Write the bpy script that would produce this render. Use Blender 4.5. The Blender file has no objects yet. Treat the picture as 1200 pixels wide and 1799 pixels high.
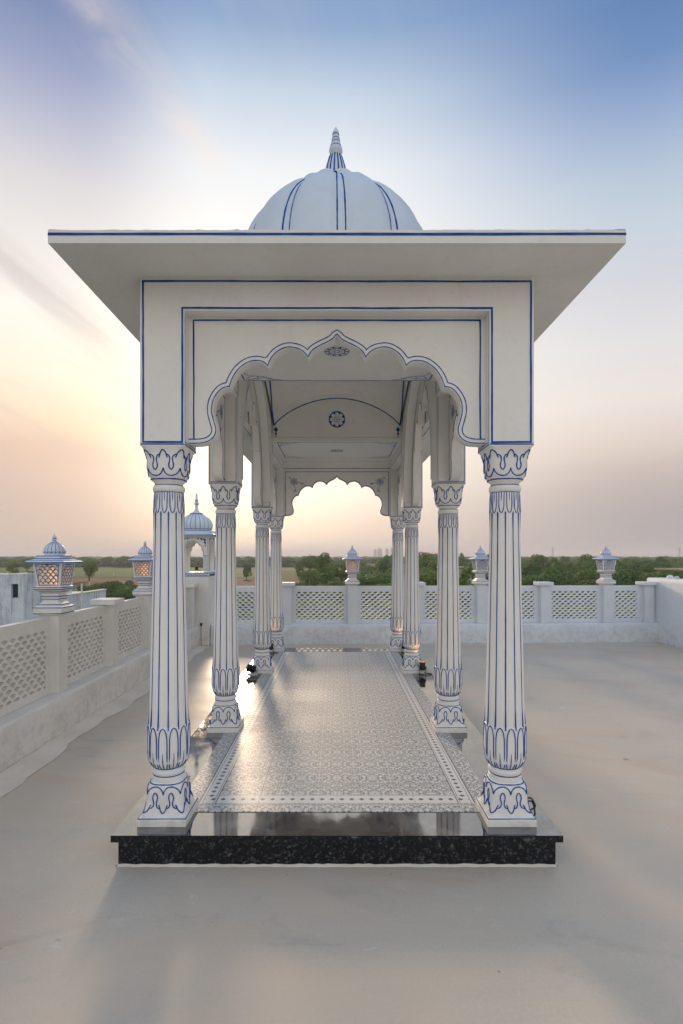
import bpy, bmesh, math, random
from math import sin, cos, pi, radians, sqrt, atan2
from mathutils import Vector, Matrix
from mathutils.geometry import tessellate_polygon

# ------------------------------------------------------------------ camera, world, sun, exposure
S = bpy.context.scene
COL = S.collection
R = radians

def lin(r, g, b):
    f = lambda c: (c/255)/12.92 if c/255 <= .04045 else ((c/255+.055)/1.055)**2.4
    return (f(r), f(g), f(b), 1.0)

cd = bpy.data.cameras.new('camera'); cam = bpy.data.objects.new('camera', cd); COL.objects.link(cam)
S.camera = cam
cam.location = (0, 0, 1.6)
cam.rotation_euler = (R(90), 0, 0)
cd.sensor_fit = 'AUTO'; cd.sensor_width = 36
cd.lens = 950/1799*36
cd.shift_x = (600-592)/1799
cd.shift_y = (977-899.5)/1799
cd.clip_start = .05; cd.clip_end = 9000

SUN_AZ, SUN_EL = R(-10.5), R(14)      # azimuth from +Y towards +X
sdir = Vector((sin(SUN_AZ)*cos(SUN_EL), cos(SUN_AZ)*cos(SUN_EL), sin(SUN_EL)))

class N:
    """tiny node-expression helper"""
    def __init__(s, nt, sock): s.nt = nt; s.s = sock
    def _m(s, op, *a, clamp=False):
        n = s.nt.nodes.new('ShaderNodeMath'); n.operation = op; n.use_clamp = clamp
        for i, v in enumerate((s,)+a):
            if isinstance(v, N): s.nt.links.new(v.s, n.inputs[i])
            else: n.inputs[i].default_value = v
        return N(s.nt, n.outputs[0])
    def __add__(s, o): return s._m('ADD', o)
    def __radd__(s, o): return s._m('ADD', o)
    def __sub__(s, o): return s._m('SUBTRACT', o)
    def __rsub__(s, o): return (s*-1)+o
    def __mul__(s, o): return s._m('MULTIPLY', o)
    def __rmul__(s, o): return s._m('MULTIPLY', o)
    def __truediv__(s, o): return s._m('DIVIDE', o)
    def lt(s, o): return s._m('LESS_THAN', o)
    def gt(s, o): return s._m('GREATER_THAN', o)
    def abs(s): return s._m('ABSOLUTE')
    def pw(s, o): return s._m('POWER', o)
    def mx(s, o): return s._m('MAXIMUM', o)
    def mn(s, o): return s._m('MINIMUM', o)
    def frac(s): return s._m('FRACT')
    def ping(s, o): return s._m('PINGPONG', o)
    def sin(s): return s._m('SINE')
    def clamp(s): return s._m('ADD', 0.0, clamp=True)
    def step(s, a, b):                       # smoothstep
        n = s.nt.nodes.new('ShaderNodeMapRange'); n.interpolation_type = 'SMOOTHSTEP'
        s.nt.links.new(s.s, n.inputs[0]); n.inputs[1].default_value = a; n.inputs[2].default_value = b
        return N(s.nt, n.outputs[0])

def comb(nt, x, y, z):
    n = nt.nodes.new('ShaderNodeCombineXYZ')
    for i, v in enumerate((x, y, z)):
        if isinstance(v, N): nt.links.new(v.s, n.inputs[i])
        else: n.inputs[i].default_value = v
    return N(nt, n.outputs[0])
def sep(nt, v):
    n = nt.nodes.new('ShaderNodeSeparateXYZ'); nt.links.new(v.s, n.inputs[0])
    return [N(nt, n.outputs[i]) for i in range(3)]
def noise(nt, vec, scale, detail=3, rough=.5, dist=0, col=False):
    n = nt.nodes.new('ShaderNodeTexNoise'); nt.links.new(vec.s, n.inputs['Vector'])
    n.inputs['Scale'].default_value = scale; n.inputs['Detail'].default_value = detail
    n.inputs['Roughness'].default_value = rough; n.inputs['Distortion'].default_value = dist
    return N(nt, n.outputs[1 if col else 0])
def mixc(nt, f, a, b, mode='MIX'):
    n = nt.nodes.new('ShaderNodeMix'); n.data_type = 'RGBA'; n.blend_type = mode
    for i, v in ((0, f), (6, a), (7, b)):
        if isinstance(v, N): nt.links.new(v.s, n.inputs[i])
        else: n.inputs[i].default_value = v
    return N(nt, n.outputs[2])
def ramp(nt, f, stops, interp='LINEAR'):
    n = nt.nodes.new('ShaderNodeValToRGB'); nt.links.new(f.s, n.inputs[0])
    cr = n.color_ramp; cr.interpolation = interp
    while len(cr.elements) < len(stops): cr.elements.new(.5)
    for e, (p, c) in zip(cr.elements, stops): e.position = p; e.color = c
    return N(nt, n.outputs[0])

W = bpy.data.worlds.new('World'); S.world = W; W.use_nodes = True
nt = W.node_tree; nt.nodes.clear()
EXPO = .55; EAST_FILL = .12
tc = nt.nodes.new('ShaderNodeTexCoord')
d = N(nt, tc.outputs['Generated']); dx, dy, dz = sep(nt, d)
hl = (dx*dx+dy*dy+1e-6).pw(.5)
az = dx._m('ARCTAN2', dy)
z1 = dz.mx(0)
def rp(*st): return ramp(nt, z1, [(p, lin(*c)) for p, c in st])
sunw = rp((0, (212,202,201)), (.05, (227,213,206)), (.1, (243,231,223)), (.15, (254,244,232)), (.3, (255,248,236)), (.5, (250,249,247)),
          (.58, (238,242,246)), (.65, (196,212,230)), (.70, (140,168,206)), (.76, (114,147,195)), (.85, (112,146,196)), (1, (120,152,200)))
left = rp((0, (192,180,175)), (.07, (190,174,170)), (.116, (204,180,173)), (.178, (224,192,173)), (.215, (247,218,189)), (.28, (253,239,217)), (.38, (253,248,240)),
          (.47, (233,229,226)), (.529, (218,215,219)), (.58, (188,191,211)), (.628, (152,162,197)), (.668, (124,141,183)), (.8, (112,140,190)), (1, (120,152,200)))
away = rp((0, (166,163,169)), (.071, (170,166,171)), (.116, (190,178,176)), (.178, (224,207,198)), (.247, (237,227,221)), (.328, (228,225,226)), (.402, (214,214,222)),
          (.469, (200,211,222)), (.529, (180,197,216)), (.58, (148,170,208)), (.628, (108,142,191)), (.668, (92,129,182)), (.8, (100,136,188)), (1, (120,152,200)))
wL = az.step(-.22, -.46)*az.step(-2.2, -1.0)
wR = az.step(-.02, .56).mx(az.step(-1.0, -2.2))
sky = mixc(nt, wR, mixc(nt, wL, sunw, left), away)
# unseen eastern sky behind the camera, brightened to fill the foreground; cools with height
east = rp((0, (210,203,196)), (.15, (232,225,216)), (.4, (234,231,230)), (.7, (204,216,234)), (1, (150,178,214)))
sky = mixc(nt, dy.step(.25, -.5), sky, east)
sky = mixc(nt, dy.step(.25, -.5)*EAST_FILL, sky, (.9, .9, .9, 1), 'ADD')
def dotv(v):
    v = Vector(v).normalized(); return dx*v.x+dy*v.y+dz*v.z
glow = dotv(sdir).mx(0).pw(70)*.4 + dotv(sdir).mx(0).pw(700)*1.1
def addc(c, f, rgb):
    n = nt.nodes.new('ShaderNodeMix'); n.data_type = 'RGBA'; n.blend_type = 'ADD'; n.inputs[0].default_value = 1
    nt.links.new(c.s, n.inputs[6])
    m = nt.nodes.new('ShaderNodeVectorMath'); m.operation = 'SCALE'; m.inputs[0].default_value = rgb; nt.links.new(f.s, m.inputs[3])
    nt.links.new(m.outputs[0], n.inputs[7]); return N(nt, n.outputs[2])
# high wisps and low grey streaks
cx, cy = dx/(dz+.18), dy/(dz+.18)
u = cx*.55+cy*.35; v = cx*1.6-cy*.55
wv = (dx+dz*1.46-.672)/.035
wis0 = (wv*wv*-1)._m('EXPONENT')*dx.step(-.36, -.29)*dx.step(-.13, -.20)*noise(nt, comb(nt, dx*6, dy*3, dz*14), 1.0, 5, .6, .6).step(.3, .65)
wis = noise(nt, comb(nt, u*.9, v*2.2, 0.0), 1.6, 5, .58, .6).step(.48, .78)*z1.step(.12, .4)*dx.step(.25, -.35)
sky = mixc(nt, wis*.30, sky, lin(255, 236, 218))
sky = mixc(nt, wis0.clamp()*.45, sky, lin(250, 232, 222))
st = noise(nt, comb(nt, dx*1.5+dz*1.0, dy*.6, dz*6.5+dx*3.2), 1.7, 5, .55, .5).step(.5, .72)*z1.step(.02, .12)*z1.step(.5, .28)*dx.step(-.1, -.42)
sky = mixc(nt, st*.5, sky, lin(196, 180, 182))
bd = ((dz-.405+(dx+.447)*.75)/.030); bd2 = ((dz-.335+(dx+.40)*1.0)/.016)
fr = noise(nt, comb(nt, dx*5+dz*4, dy, dz*26+dx*18), 1.0, 5, .6, .5)
bm1 = ((bd*bd*-1)._m('EXPONENT')*dx.step(-.30, -.40)+(bd2*bd2*-1)._m('EXPONENT')*.6*dx.step(-.25, -.36)*dx.step(-.50, -.44))*fr.step(.25, .62)
sky = mixc(nt, bm1.clamp()*.42, sky, lin(184, 172, 176))
lo = noise(nt, comb(nt, dx*1.2, dy*1.2, dz*9), 1.3, 4, .5, .3).step(.42, .7)*z1.step(.3, .12)
sky = mixc(nt, lo*.16, sky, lin(190, 164, 158))
sky = addc(sky, glow, (1.0, .86, .66))
nis = nt.nodes.new('ShaderNodeTexSky'); nis.sky_type = 'NISHITA'; nis.sun_disc = False
nis.sun_elevation = SUN_EL; nis.sun_rotation = SUN_AZ; nis.dust_density = 3; nis.air_density = 1.2
bg1 = nt.nodes.new('ShaderNodeBackground'); nt.links.new(nis.outputs[0], bg1.inputs[0]); bg1.inputs[1].default_value = .006
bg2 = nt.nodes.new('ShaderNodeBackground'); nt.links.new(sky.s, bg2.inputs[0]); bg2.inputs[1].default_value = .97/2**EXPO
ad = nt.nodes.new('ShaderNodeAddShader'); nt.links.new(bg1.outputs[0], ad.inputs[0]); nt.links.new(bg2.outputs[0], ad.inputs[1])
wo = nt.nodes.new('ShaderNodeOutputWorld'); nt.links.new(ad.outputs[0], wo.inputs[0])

sl = bpy.data.lights.new('sun', 'SUN'); sl.energy = 1.9; sl.angle = R(8); sl.color = (1.0, .74, .50)
so = bpy.data.objects.new('sun', sl); COL.objects.link(so)
so.rotation_euler = (-sdir).to_track_quat('-Z', 'Y').to_euler(); so.location = (-4, 20, 12)

S.view_settings.view_transform = 'Standard'; S.view_settings.look = 'None'
S.view_settings.exposure = EXPO; S.view_settings.gamma = 1
S.cycles.use_denoising = True
S.cycles.max_bounces = 8; S.cycles.diffuse_bounces = 4; S.cycles.glossy_bounces = 4; S.cycles.volume_bounces = 0
S.cycles.sample_clamp_indirect = 6

# ------------------------------------------------------------------ materials
def mat(name, base=None, rough=.6, spec=.5, bump=0, bscale=40, build=None, emit=None, estr=0, metal=0):
    m = bpy.data.materials.new(name); m.use_nodes = True; nt = m.node_tree
    p = nt.nodes['Principled BSDF']
    p.inputs['Roughness'].default_value = rough; p.inputs['Specular IOR Level'].default_value = spec
    p.inputs['Metallic'].default_value = metal
    if base: p.inputs['Base Color'].default_value = (*base[:3], 1)
    g = nt.nodes.new('ShaderNodeNewGeometry'); pos = N(nt, g.outputs['Position'])
    if build: build(nt, p, pos)
    if emit:
        p.inputs['Emission Color'].default_value = (*emit, 1); p.inputs['Emission Strength'].default_value = estr
    if bump:
        b = nt.nodes.new('ShaderNodeBump'); b.inputs['Strength'].default_value = bump; b.inputs['Distance'].default_value = .01
        h = noise(nt, pos, bscale, 4, .6); nt.links.new(h.s, b.inputs['Height']); nt.links.new(b.outputs[0], p.inputs['Normal'])
    return m

def plaster(c1, c2, c3, streak=.25):
    def f(nt, p, pos):
        x, y, z = sep(nt, pos)
        n = noise(nt, pos, 1.6, 5, .6, .4).step(.35, .7)
        c = mixc(nt, n, (*c1, 1), (*c2, 1))
        n2 = noise(nt, pos, 26, 4, .65, .2).step(.56, .75)
        c = mixc(nt, n2*.28, c, (*c3, 1))
        n3 = noise(nt, comb(nt, x*9, y*9, z*.7), 1.5, 4, .6).step(.56, .78)
        c = mixc(nt, n3*streak, c, (*c3, 1))
        lowd = z.step(.42, .17)*noise(nt, pos, 12, 4, .6).step(.4, .7)
        c = mixc(nt, lowd*.35, c, (.42, .37, .31, 1))
        nt.links.new(c.s, p.inputs['Base Color'])
    return f
def blotch(c1, c2, scale=2.0, c3=None, s3=14, lo=.35, hi=.7, amt3=.35):
    def f(nt, p, pos):
        n = noise(nt, pos, scale, 5, .6, .4).step(lo, hi)
        c = mixc(nt, n, (*c1, 1), (*c2, 1))
        if c3:
            n2 = noise(nt, pos, s3, 4, .65, .2).step(.55, .75)
            c = mixc(nt, n2*amt3, c, (*c3, 1))
        nt.links.new(c.s, p.inputs['Base Color'])
    return f

M = {}
M['white'] = mat('white_paint', rough=.5, spec=.35, bump=.35, bscale=22, build=plaster((.85, .84, .80), (.80, .785, .74), (.66, .63, .57)))
M['white_skytint'] = mat('sky_tinted_white', rough=.5, spec=.35, bump=.3, bscale=22, build=plaster((.72, .80, .89), (.66, .74, .83), (.54, .60, .68), .3))  # white paint with the blue of skylight and haze put into its colour
M['wall'] = mat('parapet_paint', rough=.6, spec=.3, bump=.7, bscale=12, build=plaster((.80, .795, .75), (.73, .72, .68), (.57, .54, .49), .4))
M['wall_cool'] = mat('shade_tinted_parapet', rough=.6, spec=.3, bump=.7, bscale=12, build=plaster((.74, .785, .83), (.67, .715, .76), (.50, .52, .54), .4))  # parapet paint with the bluish shade of far and right walls mixed in
M['blue'] = mat('blue_paint', rough=.6, spec=.15, build=blotch((.008, .062, .31), (.03, .12, .42), 14))
M['paleblue'] = mat('pale_blue_wash', rough=.5, build=blotch((.42, .54, .72), (.62, .68, .76), 12))

def f_floor(nt, p, pos):
    x, y, z = sep(nt, pos)
    n1 = noise(nt, comb(nt, x*.5, y*.9, 0.0), 1.3, 5, .6, .8).step(.35, .7)
    c = mixc(nt, n1, (.64, .56, .445, 1), (.57, .52, .435, 1))
    n2 = noise(nt, comb(nt, x+y*.3, y*1.6, 3.0), .9, 4, .6, 1.2).step(.5, .72)
    c = mixc(nt, n2*.55, c, (.62, .45, .33, 1))
    n3 = noise(nt, comb(nt, x*1.2, y*2.4, 7.0), 4.5, 5, .7, .5).step(.56, .75)
    c = mixc(nt, n3*.35, c, (.66, .635, .60, 1))
    sp = noise(nt, pos, 9, 2, .5).step(.73, .76)
    c = mixc(nt, sp*.6, c, (.18, .15, .12, 1))
    sm = noise(nt, comb(nt, x*2.2, y*3.4, 1.0), 1.6, 6, .75, 1.5).step(.60, .74)
    c = mixc(nt, sm*.6, c, (.74, .73, .71, 1))
    dk_ = noise(nt, comb(nt, x*1.1, y*1.9, 9.0), 1.1, 6, .7, 1.0).step(.56, .76)
    c = mixc(nt, dk_*.45, c, (.30, .27, .235, 1))
    sc_ = noise(nt, comb(nt, x*2.5, y*34, 2.0), 1.0, 2, .5).step(.80, .84)
    c = mixc(nt, sc_*.5, c, (.30, .25, .21, 1))
    fg = noise(nt, pos, 70, 3, .7).step(.3, .7)
    c = mixc(nt, fg*.16, c, (.36, .32, .27, 1))
    sp2 = noise(nt, pos, 24, 2, .5).step(.76, .79)
    c = mixc(nt, sp2*.55, c, (.20, .17, .14, 1))
    wm = noise(nt, comb(nt, x*.8, y*1.3, 12.0), 1.0, 4, .6, .8).step(.48, .70)
    c = mixc(nt, wm*.5, c, (.67, .54, .41, 1))
    nt.links.new(c.s, p.inputs['Base Color'])
    r = noise(nt, pos, 2.5, 4, .6)*.28+.38
    nt.links.new(r.s, p.inputs['Roughness'])
M['floor'] = mat('cement_floor', rough=.5, spec=.45, bump=.12, bscale=5, build=f_floor)
M['fillet'] = mat('rough_cement', rough=.8, spec=.2, bump=.6, bscale=20, build=blotch((.80, .73, .63), (.72, .65, .55), 3, (.82, .79, .74), 9))

def f_granite(nt, p, pos):
    n = noise(nt, pos, 70, 3, .7).step(.56, .70)
    c = mixc(nt, n, (.006, .007, .010, 1), (.10, .10, .105, 1))
    n2 = noise(nt, pos, 28, 4, .7).step(.60, .68)
    c = mixc(nt, n2*.7, c, (.16, .155, .15, 1))
    mo_ = noise(nt, pos, 5, 6, .65, .8).step(.42, .72)
    c = mixc(nt, mo_*.6, c, (.26, .235, .21, 1))
    nt.links.new(c.s, p.inputs['Base Color'])
    # a soft film of dust that dulls the polish in patches
    r = noise(nt, pos, 6, 4, .6).step(.3, .8)*.07+.04
    nt.links.new(r.s, p.inputs['Roughness'])
def f_granite_edge(nt, p, pos):
    n = noise(nt, pos, 60, 3, .7).step(.52, .70)
    c = mixc(nt, n, (.004, .005, .008, 1), (.07, .075, .085, 1))
    n2 = noise(nt, pos, 24, 4, .7).step(.56, .68)
    c = mixc(nt, n2*.8, c, (.13, .125, .12, 1))
    nt.links.new(c.s, p.inputs['Base Color'])
M['granite'] = mat('black_granite', rough=.22, spec=.4, build=f_granite_edge)
M['granite_top'] = mat('black_granite_top', rough=.06, spec=.5, build=f_granite)
M['granite_top'].node_tree.nodes['Principled BSDF'].inputs['IOR'].default_value = 3.2

def f_tile(nt, p, pos):
    x, y, z = sep(nt, pos)
    T, L = .4545, .457
    uu = (x+4*T).ping(T/4); vv = (y-3.02+8*L).ping(L/4)
    v3 = comb(nt, uu, vv, 0.0)
    n1 = noise(nt, v3, 60, 2, .5, .9); fine = ((n1-.5).abs()).step(.09, .035)
    n2 = noise(nt, v3, 24, 1, .4, 1.4); band = ((n2-.5).abs()).step(.06, .035)
    uu2 = (x+4*T).ping(T/2); vv2 = (y-3.02+8*L).ping(L/2)
    n4 = noise(nt, comb(nt, uu2, vv2, 2.0), 80, 2, .5).step(.47, .53)
    dark = (fine*.75+n4*.5)*(1-band*.95)
    ax = x.abs()
    infield = ax.lt(.70)*y.gt(3.225)
    outer = ax.gt(.80).mx(y.lt(3.118)*ax.lt(.80))
    pm = infield.mx(outer)
    def line(q, c, w): return (q-c).abs().lt(w)
    dia = (((y-3.19)/.058).frac()-.5).abs()*.058
    d1 = (((ax-.745).abs()+dia).lt(.0165))*y.gt(3.20)
    dib = ((x/.058).frac()-.5).abs()*.058
    d2 = (((y-3.172).abs()+dib).lt(.0165))*ax.lt(.775)
    lines = (line(ax, .701, .003).mx(line(ax, .713, .0015)).mx(line(ax, .779, .0015)).mx(line(ax, .797, .0035)))*y.gt(3.12)
    l2 = (line(y, 3.122, .002).mx(line(y, 3.222, .002)))*ax.lt(.797)
    dk = (pm*dark).mx(d1).mx(d2).mx(lines).mx(l2*.6).clamp()
    base = mixc(nt, noise(nt, pos, 3, 3, .5), (.73, .74, .71, 1), (.66, .67, .65, 1))
    oi0 = nt.nodes.new('ShaderNodeObjectInfo'); base = mixc(nt, N(nt, oi0.outputs['Random'])*.35, base, (.60, .58, .56, 1))
    c = mixc(nt, dk*.90, base, (.07, .07, .08, 1))
    nt.links.new(c.s, p.inputs['Base Color'])
    oi = nt.nodes.new('ShaderNodeObjectInfo'); r = noise(nt, pos, 4, 4, .6)*.16+.36+N(nt, oi.outputs['Random'])*.08
    nt.links.new(r.s, p.inputs['Roughness'])
M['tile'] = mat('patterned_tile', rough=.2, spec=.11, build=f_tile)
M['black'] = mat('black_metal', (.012, .012, .014), rough=.35)
M['cable'] = mat('black_cable', (.01, .01, .01), rough=.5)
M['greyplastic'] = mat('grey_plastic', (.55, .55, .55), rough=.5)
M['amber'] = mat('amber_glow', (.9, .5, .1), rough=.4, emit=(1.0, .42, .06), estr=.8)
M['amberdim'] = mat('amber_dim', (.9, .4, .15), rough=.4, emit=(1.0, .36, .12), estr=.4)
M['frosted'] = mat('frosted_glass', (.75, .75, .74), rough=.4)
def f_weather(nt, p, pos):
    x, y, z = sep(nt, pos)
    n = noise(nt, pos, 1.3, 6, .65, .3).step(.4, .7)
    c = mixc(nt, n, (.76, .82, .87, 1), (.56, .62, .67, 1))
    n2 = noise(nt, comb(nt, x*3, y*3, z*.35), 2.2, 5, .7).step(.5, .66)
    c = mixc(nt, n2*.6, c, (.24, .24, .25, 1))
    n3 = noise(nt, pos, 5, 6, .8).step(.62, .66)
    c = mixc(nt, n3*.7, c, (.10, .10, .11, 1))
    nt.links.new(c.s, p.inputs['Base Color'])
M['weathered'] = mat('weathered_limewash', rough=.85, spec=.2, bump=.6, bscale=6, build=f_weather)
M['dark'] = mat('dark_green_shutter', (.012, .035, .04), rough=.4)
M['brown'] = mat('brown_plaster', rough=.85, build=blotch((.26, .20, .17), (.34, .27, .23), .4))
M['house'] = mat('house_plaster', rough=.8, build=blotch((.62, .63, .66), (.50, .52, .56), .5, (.35, .33, .30), 2))
M['steel'] = mat('galvanised_steel', (.35, .35, .36), rough=.5, metal=.6)
M['teal'] = mat('teal_plaster', (.10, .38, .36), rough=.7)
def f_ground(nt, p, pos):
    n = noise(nt, pos, .012, 6, .6, .6).step(.35, .68)
    c = mixc(nt, n, (.030, .055, .014, 1), (.075, .075, .032, 1))
    n2 = noise(nt, pos, .15, 5, .65).step(.4, .7)
    c = mixc(nt, n2*.6, c, (.018, .036, .010, 1))
    nt.links.new(c.s, p.inputs['Base Color'])
M['ground'] = mat('scrub_ground', rough=.95, spec=.1, build=f_ground)
M['brownfield'] = mat('ploughed_soil', rough=.95, spec=.1, build=blotch((.17, .085, .05), (.10, .055, .035), .05, (.24, .14, .09), .4))
M['greenfield'] = mat('green_crop', rough=.95, spec=.1, build=blotch((.055, .13, .022), (.08, .15, .032), .04, (.035, .08, .015), .3))
M['palefield'] = mat('pale_crop', rough=.95, spec=.1, build=blotch((.075, .12, .035), (.11, .135, .05), .03, (.05, .08, .025), .3))
def f_leaf(nt, p, pos):
    oi = nt.nodes.new('ShaderNodeObjectInfo'); r = N(nt, oi.outputs['Random'])
    g = nt.nodes.new('ShaderNodeNewGeometry'); ri = N(nt, g.outputs['Random Per Island'])
    c = mixc(nt, r, (.022, .105, .028, 1), (.15, .215, .035, 1))
    c = mixc(nt, ri*.6, c, (.16, .26, .045, 1))
    nt.links.new(c.s, p.inputs['Base Color'])
M['leaf'] = mat('tree_leaf', rough=.7, spec=.2, build=f_leaf)
_nt = M['leaf'].node_tree; _p = _nt.nodes['Principled BSDF']; _tr = _nt.nodes.new('ShaderNodeBsdfTranslucent'); _mx = _nt.nodes.new('ShaderNodeMixShader'); _mx.inputs[0].default_value = .18
_nt.links.new(_p.inputs['Base Color'].links[0].from_socket, _tr.inputs[0]); _out = [n for n in _nt.nodes if n.type == 'OUTPUT_MATERIAL'][0]
_nt.links.new(_p.outputs[0], _mx.inputs[1]); _nt.links.new(_tr.outputs[0], _mx.inputs[2]); _nt.links.new(_mx.outputs[0], _out.inputs[0])
M['bark'] = mat('bark', (.09, .065, .045), rough=.9)
M['stain'] = mat('screed_stain', (.38, .34, .29), rough=.8)
M['wood_far'] = mat('woodland', rough=.95, spec=.05, bump=1, bscale=1.0, build=blotch((.03, .075, .022), (.07, .115, .032), .3))

# ------------------------------------------------------------------ mesh helpers
_tw = random.Random(77)
class MB:
    def __init__(s): s.v = []; s.f = []; s.m = []; s.sm = []
    def add(s, vs, fs, m=0, smooth=False):
        o = len(s.v); s.v += [tuple(q) for q in vs]
        for f in fs: s.f.append([i+o for i in f]); s.m.append(m); s.sm.append(smooth)
        return s
    def box(s, x0, x1, y0, y1, z0, z1, m=0):
        vs = [(x, y, z) for z in (z0, z1) for y in (y0, y1) for x in (x0, x1)]
        return s.add(vs, [(0, 2, 3, 1), (4, 5, 7, 6), (0, 1, 5, 4), (2, 6, 7, 3), (0, 4, 6, 2), (1, 3, 7, 5)], m)
    def tube(s, pts, r, m=0, sides=5, closed=False):
        pts = [Vector(p) for p in pts]; n = len(pts)
        if n < 2: return s
        vs = []; prev = None
        for i, p in enumerate(pts):
            if closed: t = (pts[(i+1) % n]-pts[i-1])
            else: t = pts[min(i+1, n-1)]-pts[max(i-1, 0)]
            t = t.normalized() if t.length > 1e-9 else Vector((0, 0, 1))
            if prev is None: a = t.orthogonal().normalized()
            else:
                a = prev-t*prev.dot(t)
                a = a.normalized() if a.length > 1e-6 else t.orthogonal().normalized()
            prev = a; b = t.cross(a)
            rr = r[i] if isinstance(r, (list, tuple)) else r
            if sides == 5: rr *= _tw.uniform(.80, 1.16)
            for k in range(sides):
                q = 2*pi*k/sides; vs.append(p+(a*cos(q)+b*sin(q))*rr)
        fs = []
        for i in range(n if closed else n-1):
            j = (i+1) % n
            for k in range(sides):
                l = (k+1) % sides; fs.append((i*sides+k, i*sides+l, j*sides+l, j*sides+k))
        if not closed: fs += [tuple(range(sides-1, -1, -1)), tuple(range((n-1)*sides, n*sides))]
        return s.add(vs, fs, m, sides > 5)
    def surf(s, fn, zs, nseg, m=0, cap=True, smooth=True):
        """fn(theta, z) -> point ; rings over zs"""
        vs = [fn(2*pi*k/nseg, z) for z in zs for k in range(nseg)]
        fs = []
        for i in range(len(zs)-1):
            for k in range(nseg):
                l = (k+1) % nseg; fs.append((i*nseg+k, i*nseg+l, (i+1)*nseg+l, (i+1)*nseg+k))
        s.add(vs, fs, m, smooth)
        if cap:
            o = len(s.v)-len(vs)
            for ids in (range(nseg-1, -1, -1), range((len(zs)-1)*nseg, len(zs)*nseg)):
                s.f.append([o+i for i in ids]); s.m.append(m); s.sm.append(False)
        return s
    def strip(s, pts, w, mp, m=0, closed=False, wob=.0, seg=.08, rnd=None):
        """painted line on a surface; pts 2-D, mp maps (u,v)->3-D"""
        P = [Vector(p) for p in pts]
        if wob:
            Q = []
            n = len(P)
            for i in range(n if closed else n-1):
                a, b = P[i], P[(i+1) % n]; k = max(1, int((b-a).length/seg))
                for j in range(k): Q.append(a.lerp(b, j/k))
            if not closed: Q.append(P[-1])
            rr = rnd or random.Random(len(Q)); ox = oy = 0
            P = []
            for q in Q:
                ox = ox*.7+rr.uniform(-wob, wob); oy = oy*.7+rr.uniform(-wob, wob); P.append(q+Vector((ox, oy)))
        n = len(P); vs = []
        for i in range(n):
            a = P[i-1] if (closed or i > 0) else None
            b = P[(i+1) % n] if (closed or i < n-1) else None
            d1 = (P[i]-a).normalized() if a is not None and (P[i]-a).length > 1e-9 else None
            d2 = (b-P[i]).normalized() if b is not None and (b-P[i]).length > 1e-9 else None
            d1 = d1 or d2 or Vector((1, 0)); d2 = d2 or d1
            nn = Vector((-(d1.y+d2.y), d1.x+d2.x))
            if nn.length < 1e-6: nn = Vector((-d1.y, d1.x))
            nn.normalize(); c = max(.45, nn.dot(Vector((-d1.y, d1.x))))
            o = nn*(w/2/c)*_tw.uniform(.82, 1.12)
            vs += [mp(P[i].x+o.x, P[i].y+o.y), mp(P[i].x-o.x, P[i].y-o.y)]
        fs = [(2*i, 2*i+1, 2*((i+1) % n)+1, 2*((i+1) % n)) for i in range(n if closed else n-1)]
        return s.add(vs, fs, m)
    def plate(s, outer, holes, mp0, mp1, m=0):
        """2-D polygon with holes between two mapped layers"""
        loops = [[Vector((p[0], p[1], 0)) for p in L] for L in [outer]+list(holes)]
        tris = tessellate_polygon(loops)
        flat = [p for L in loops for p in L]; n = len(flat)
        vs = [mp0(p.x, p.y) for p in flat]+[mp1(p.x, p.y) for p in flat]
        fs = [tuple(t) for t in tris]+[tuple(n+i for i in reversed(t)) for t in tris]
        o = 0
        for L in loops:
            k = len(L)
            for i in range(k): j = (i+1) % k; fs.append((o+i, o+j, n+o+j, n+o+i))
            o += k
        return s.add(vs, fs, m)
    def mesh(s, name, mats, recalc=True, sharp=35):
        me = bpy.data.meshes.new(name); me.from_pydata(s.v, [], s.f)
        for mm in mats: me.materials.append(M[mm])
        me.polygons.foreach_set('material_index', s.m); me.polygons.foreach_set('use_smooth', s.sm)
        if recalc:
            bm = bmesh.new(); bm.from_mesh(me); bmesh.ops.recalc_face_normals(bm, faces=bm.faces); bm.to_mesh(me); bm.free()
        if any(s.sm): me.set_sharp_from_angle(angle=R(sharp))
        me.update(); return me
    def build(s, name, mats, parent=None, loc=(0, 0, 0), rz=0, bevel=0, **k):
        return obj(name, s.mesh(name, mats, **k), parent, loc, rz, bevel)

def obj(name, me, parent=None, loc=(0, 0, 0), rz=0, bevel=0):
    o = bpy.data.objects.new(name, me); COL.objects.link(o); o.location = loc; o.rotation_euler = (0, 0, rz)
    if parent: o.parent = parent
    if bevel:
        b = o.modifiers.new('bevel', 'BEVEL'); b.width = bevel; b.segments = 2; b.limit_method = 'ANGLE'; b.angle_limit = R(50)
    return o
def thing(name, label, cat, loc=(0, 0, 0), rz=0, group=None):
    o = bpy.data.objects.new(name, None); COL.objects.link(o); o.location = loc; o.rotation_euler = (0, 0, rz)
    o.empty_display_size = .1
    return tag(o, label, cat, group)
def tag(o, label, cat, group=None):
    o['label'] = label; o['category'] = cat
    if group: o['group'] = group
    return o
def struct(o, kind='structure'): o['kind'] = kind; return o
def copy_tree(o, parent=None):
    c = o.copy(); COL.objects.link(c); c.parent = parent
    for ch in [q for q in bpy.data.objects if q.parent is o]: copy_tree(ch, c)
    return c
def bx(name, mats, parent, dims, bevel=.004, **k):
    return MB().box(*dims).build(name, mats, parent, bevel=bevel, **k)
def interp(tab, z, c=1):
    if z <= tab[0][0]: return tab[0][c]
    for p, q in zip(tab, tab[1:]):
        if z <= q[0]:
            t = (z-p[0])/(q[0]-p[0]+1e-12); return p[c]+(q[c]-p[c])*t
    return tab[-1][c]
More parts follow.
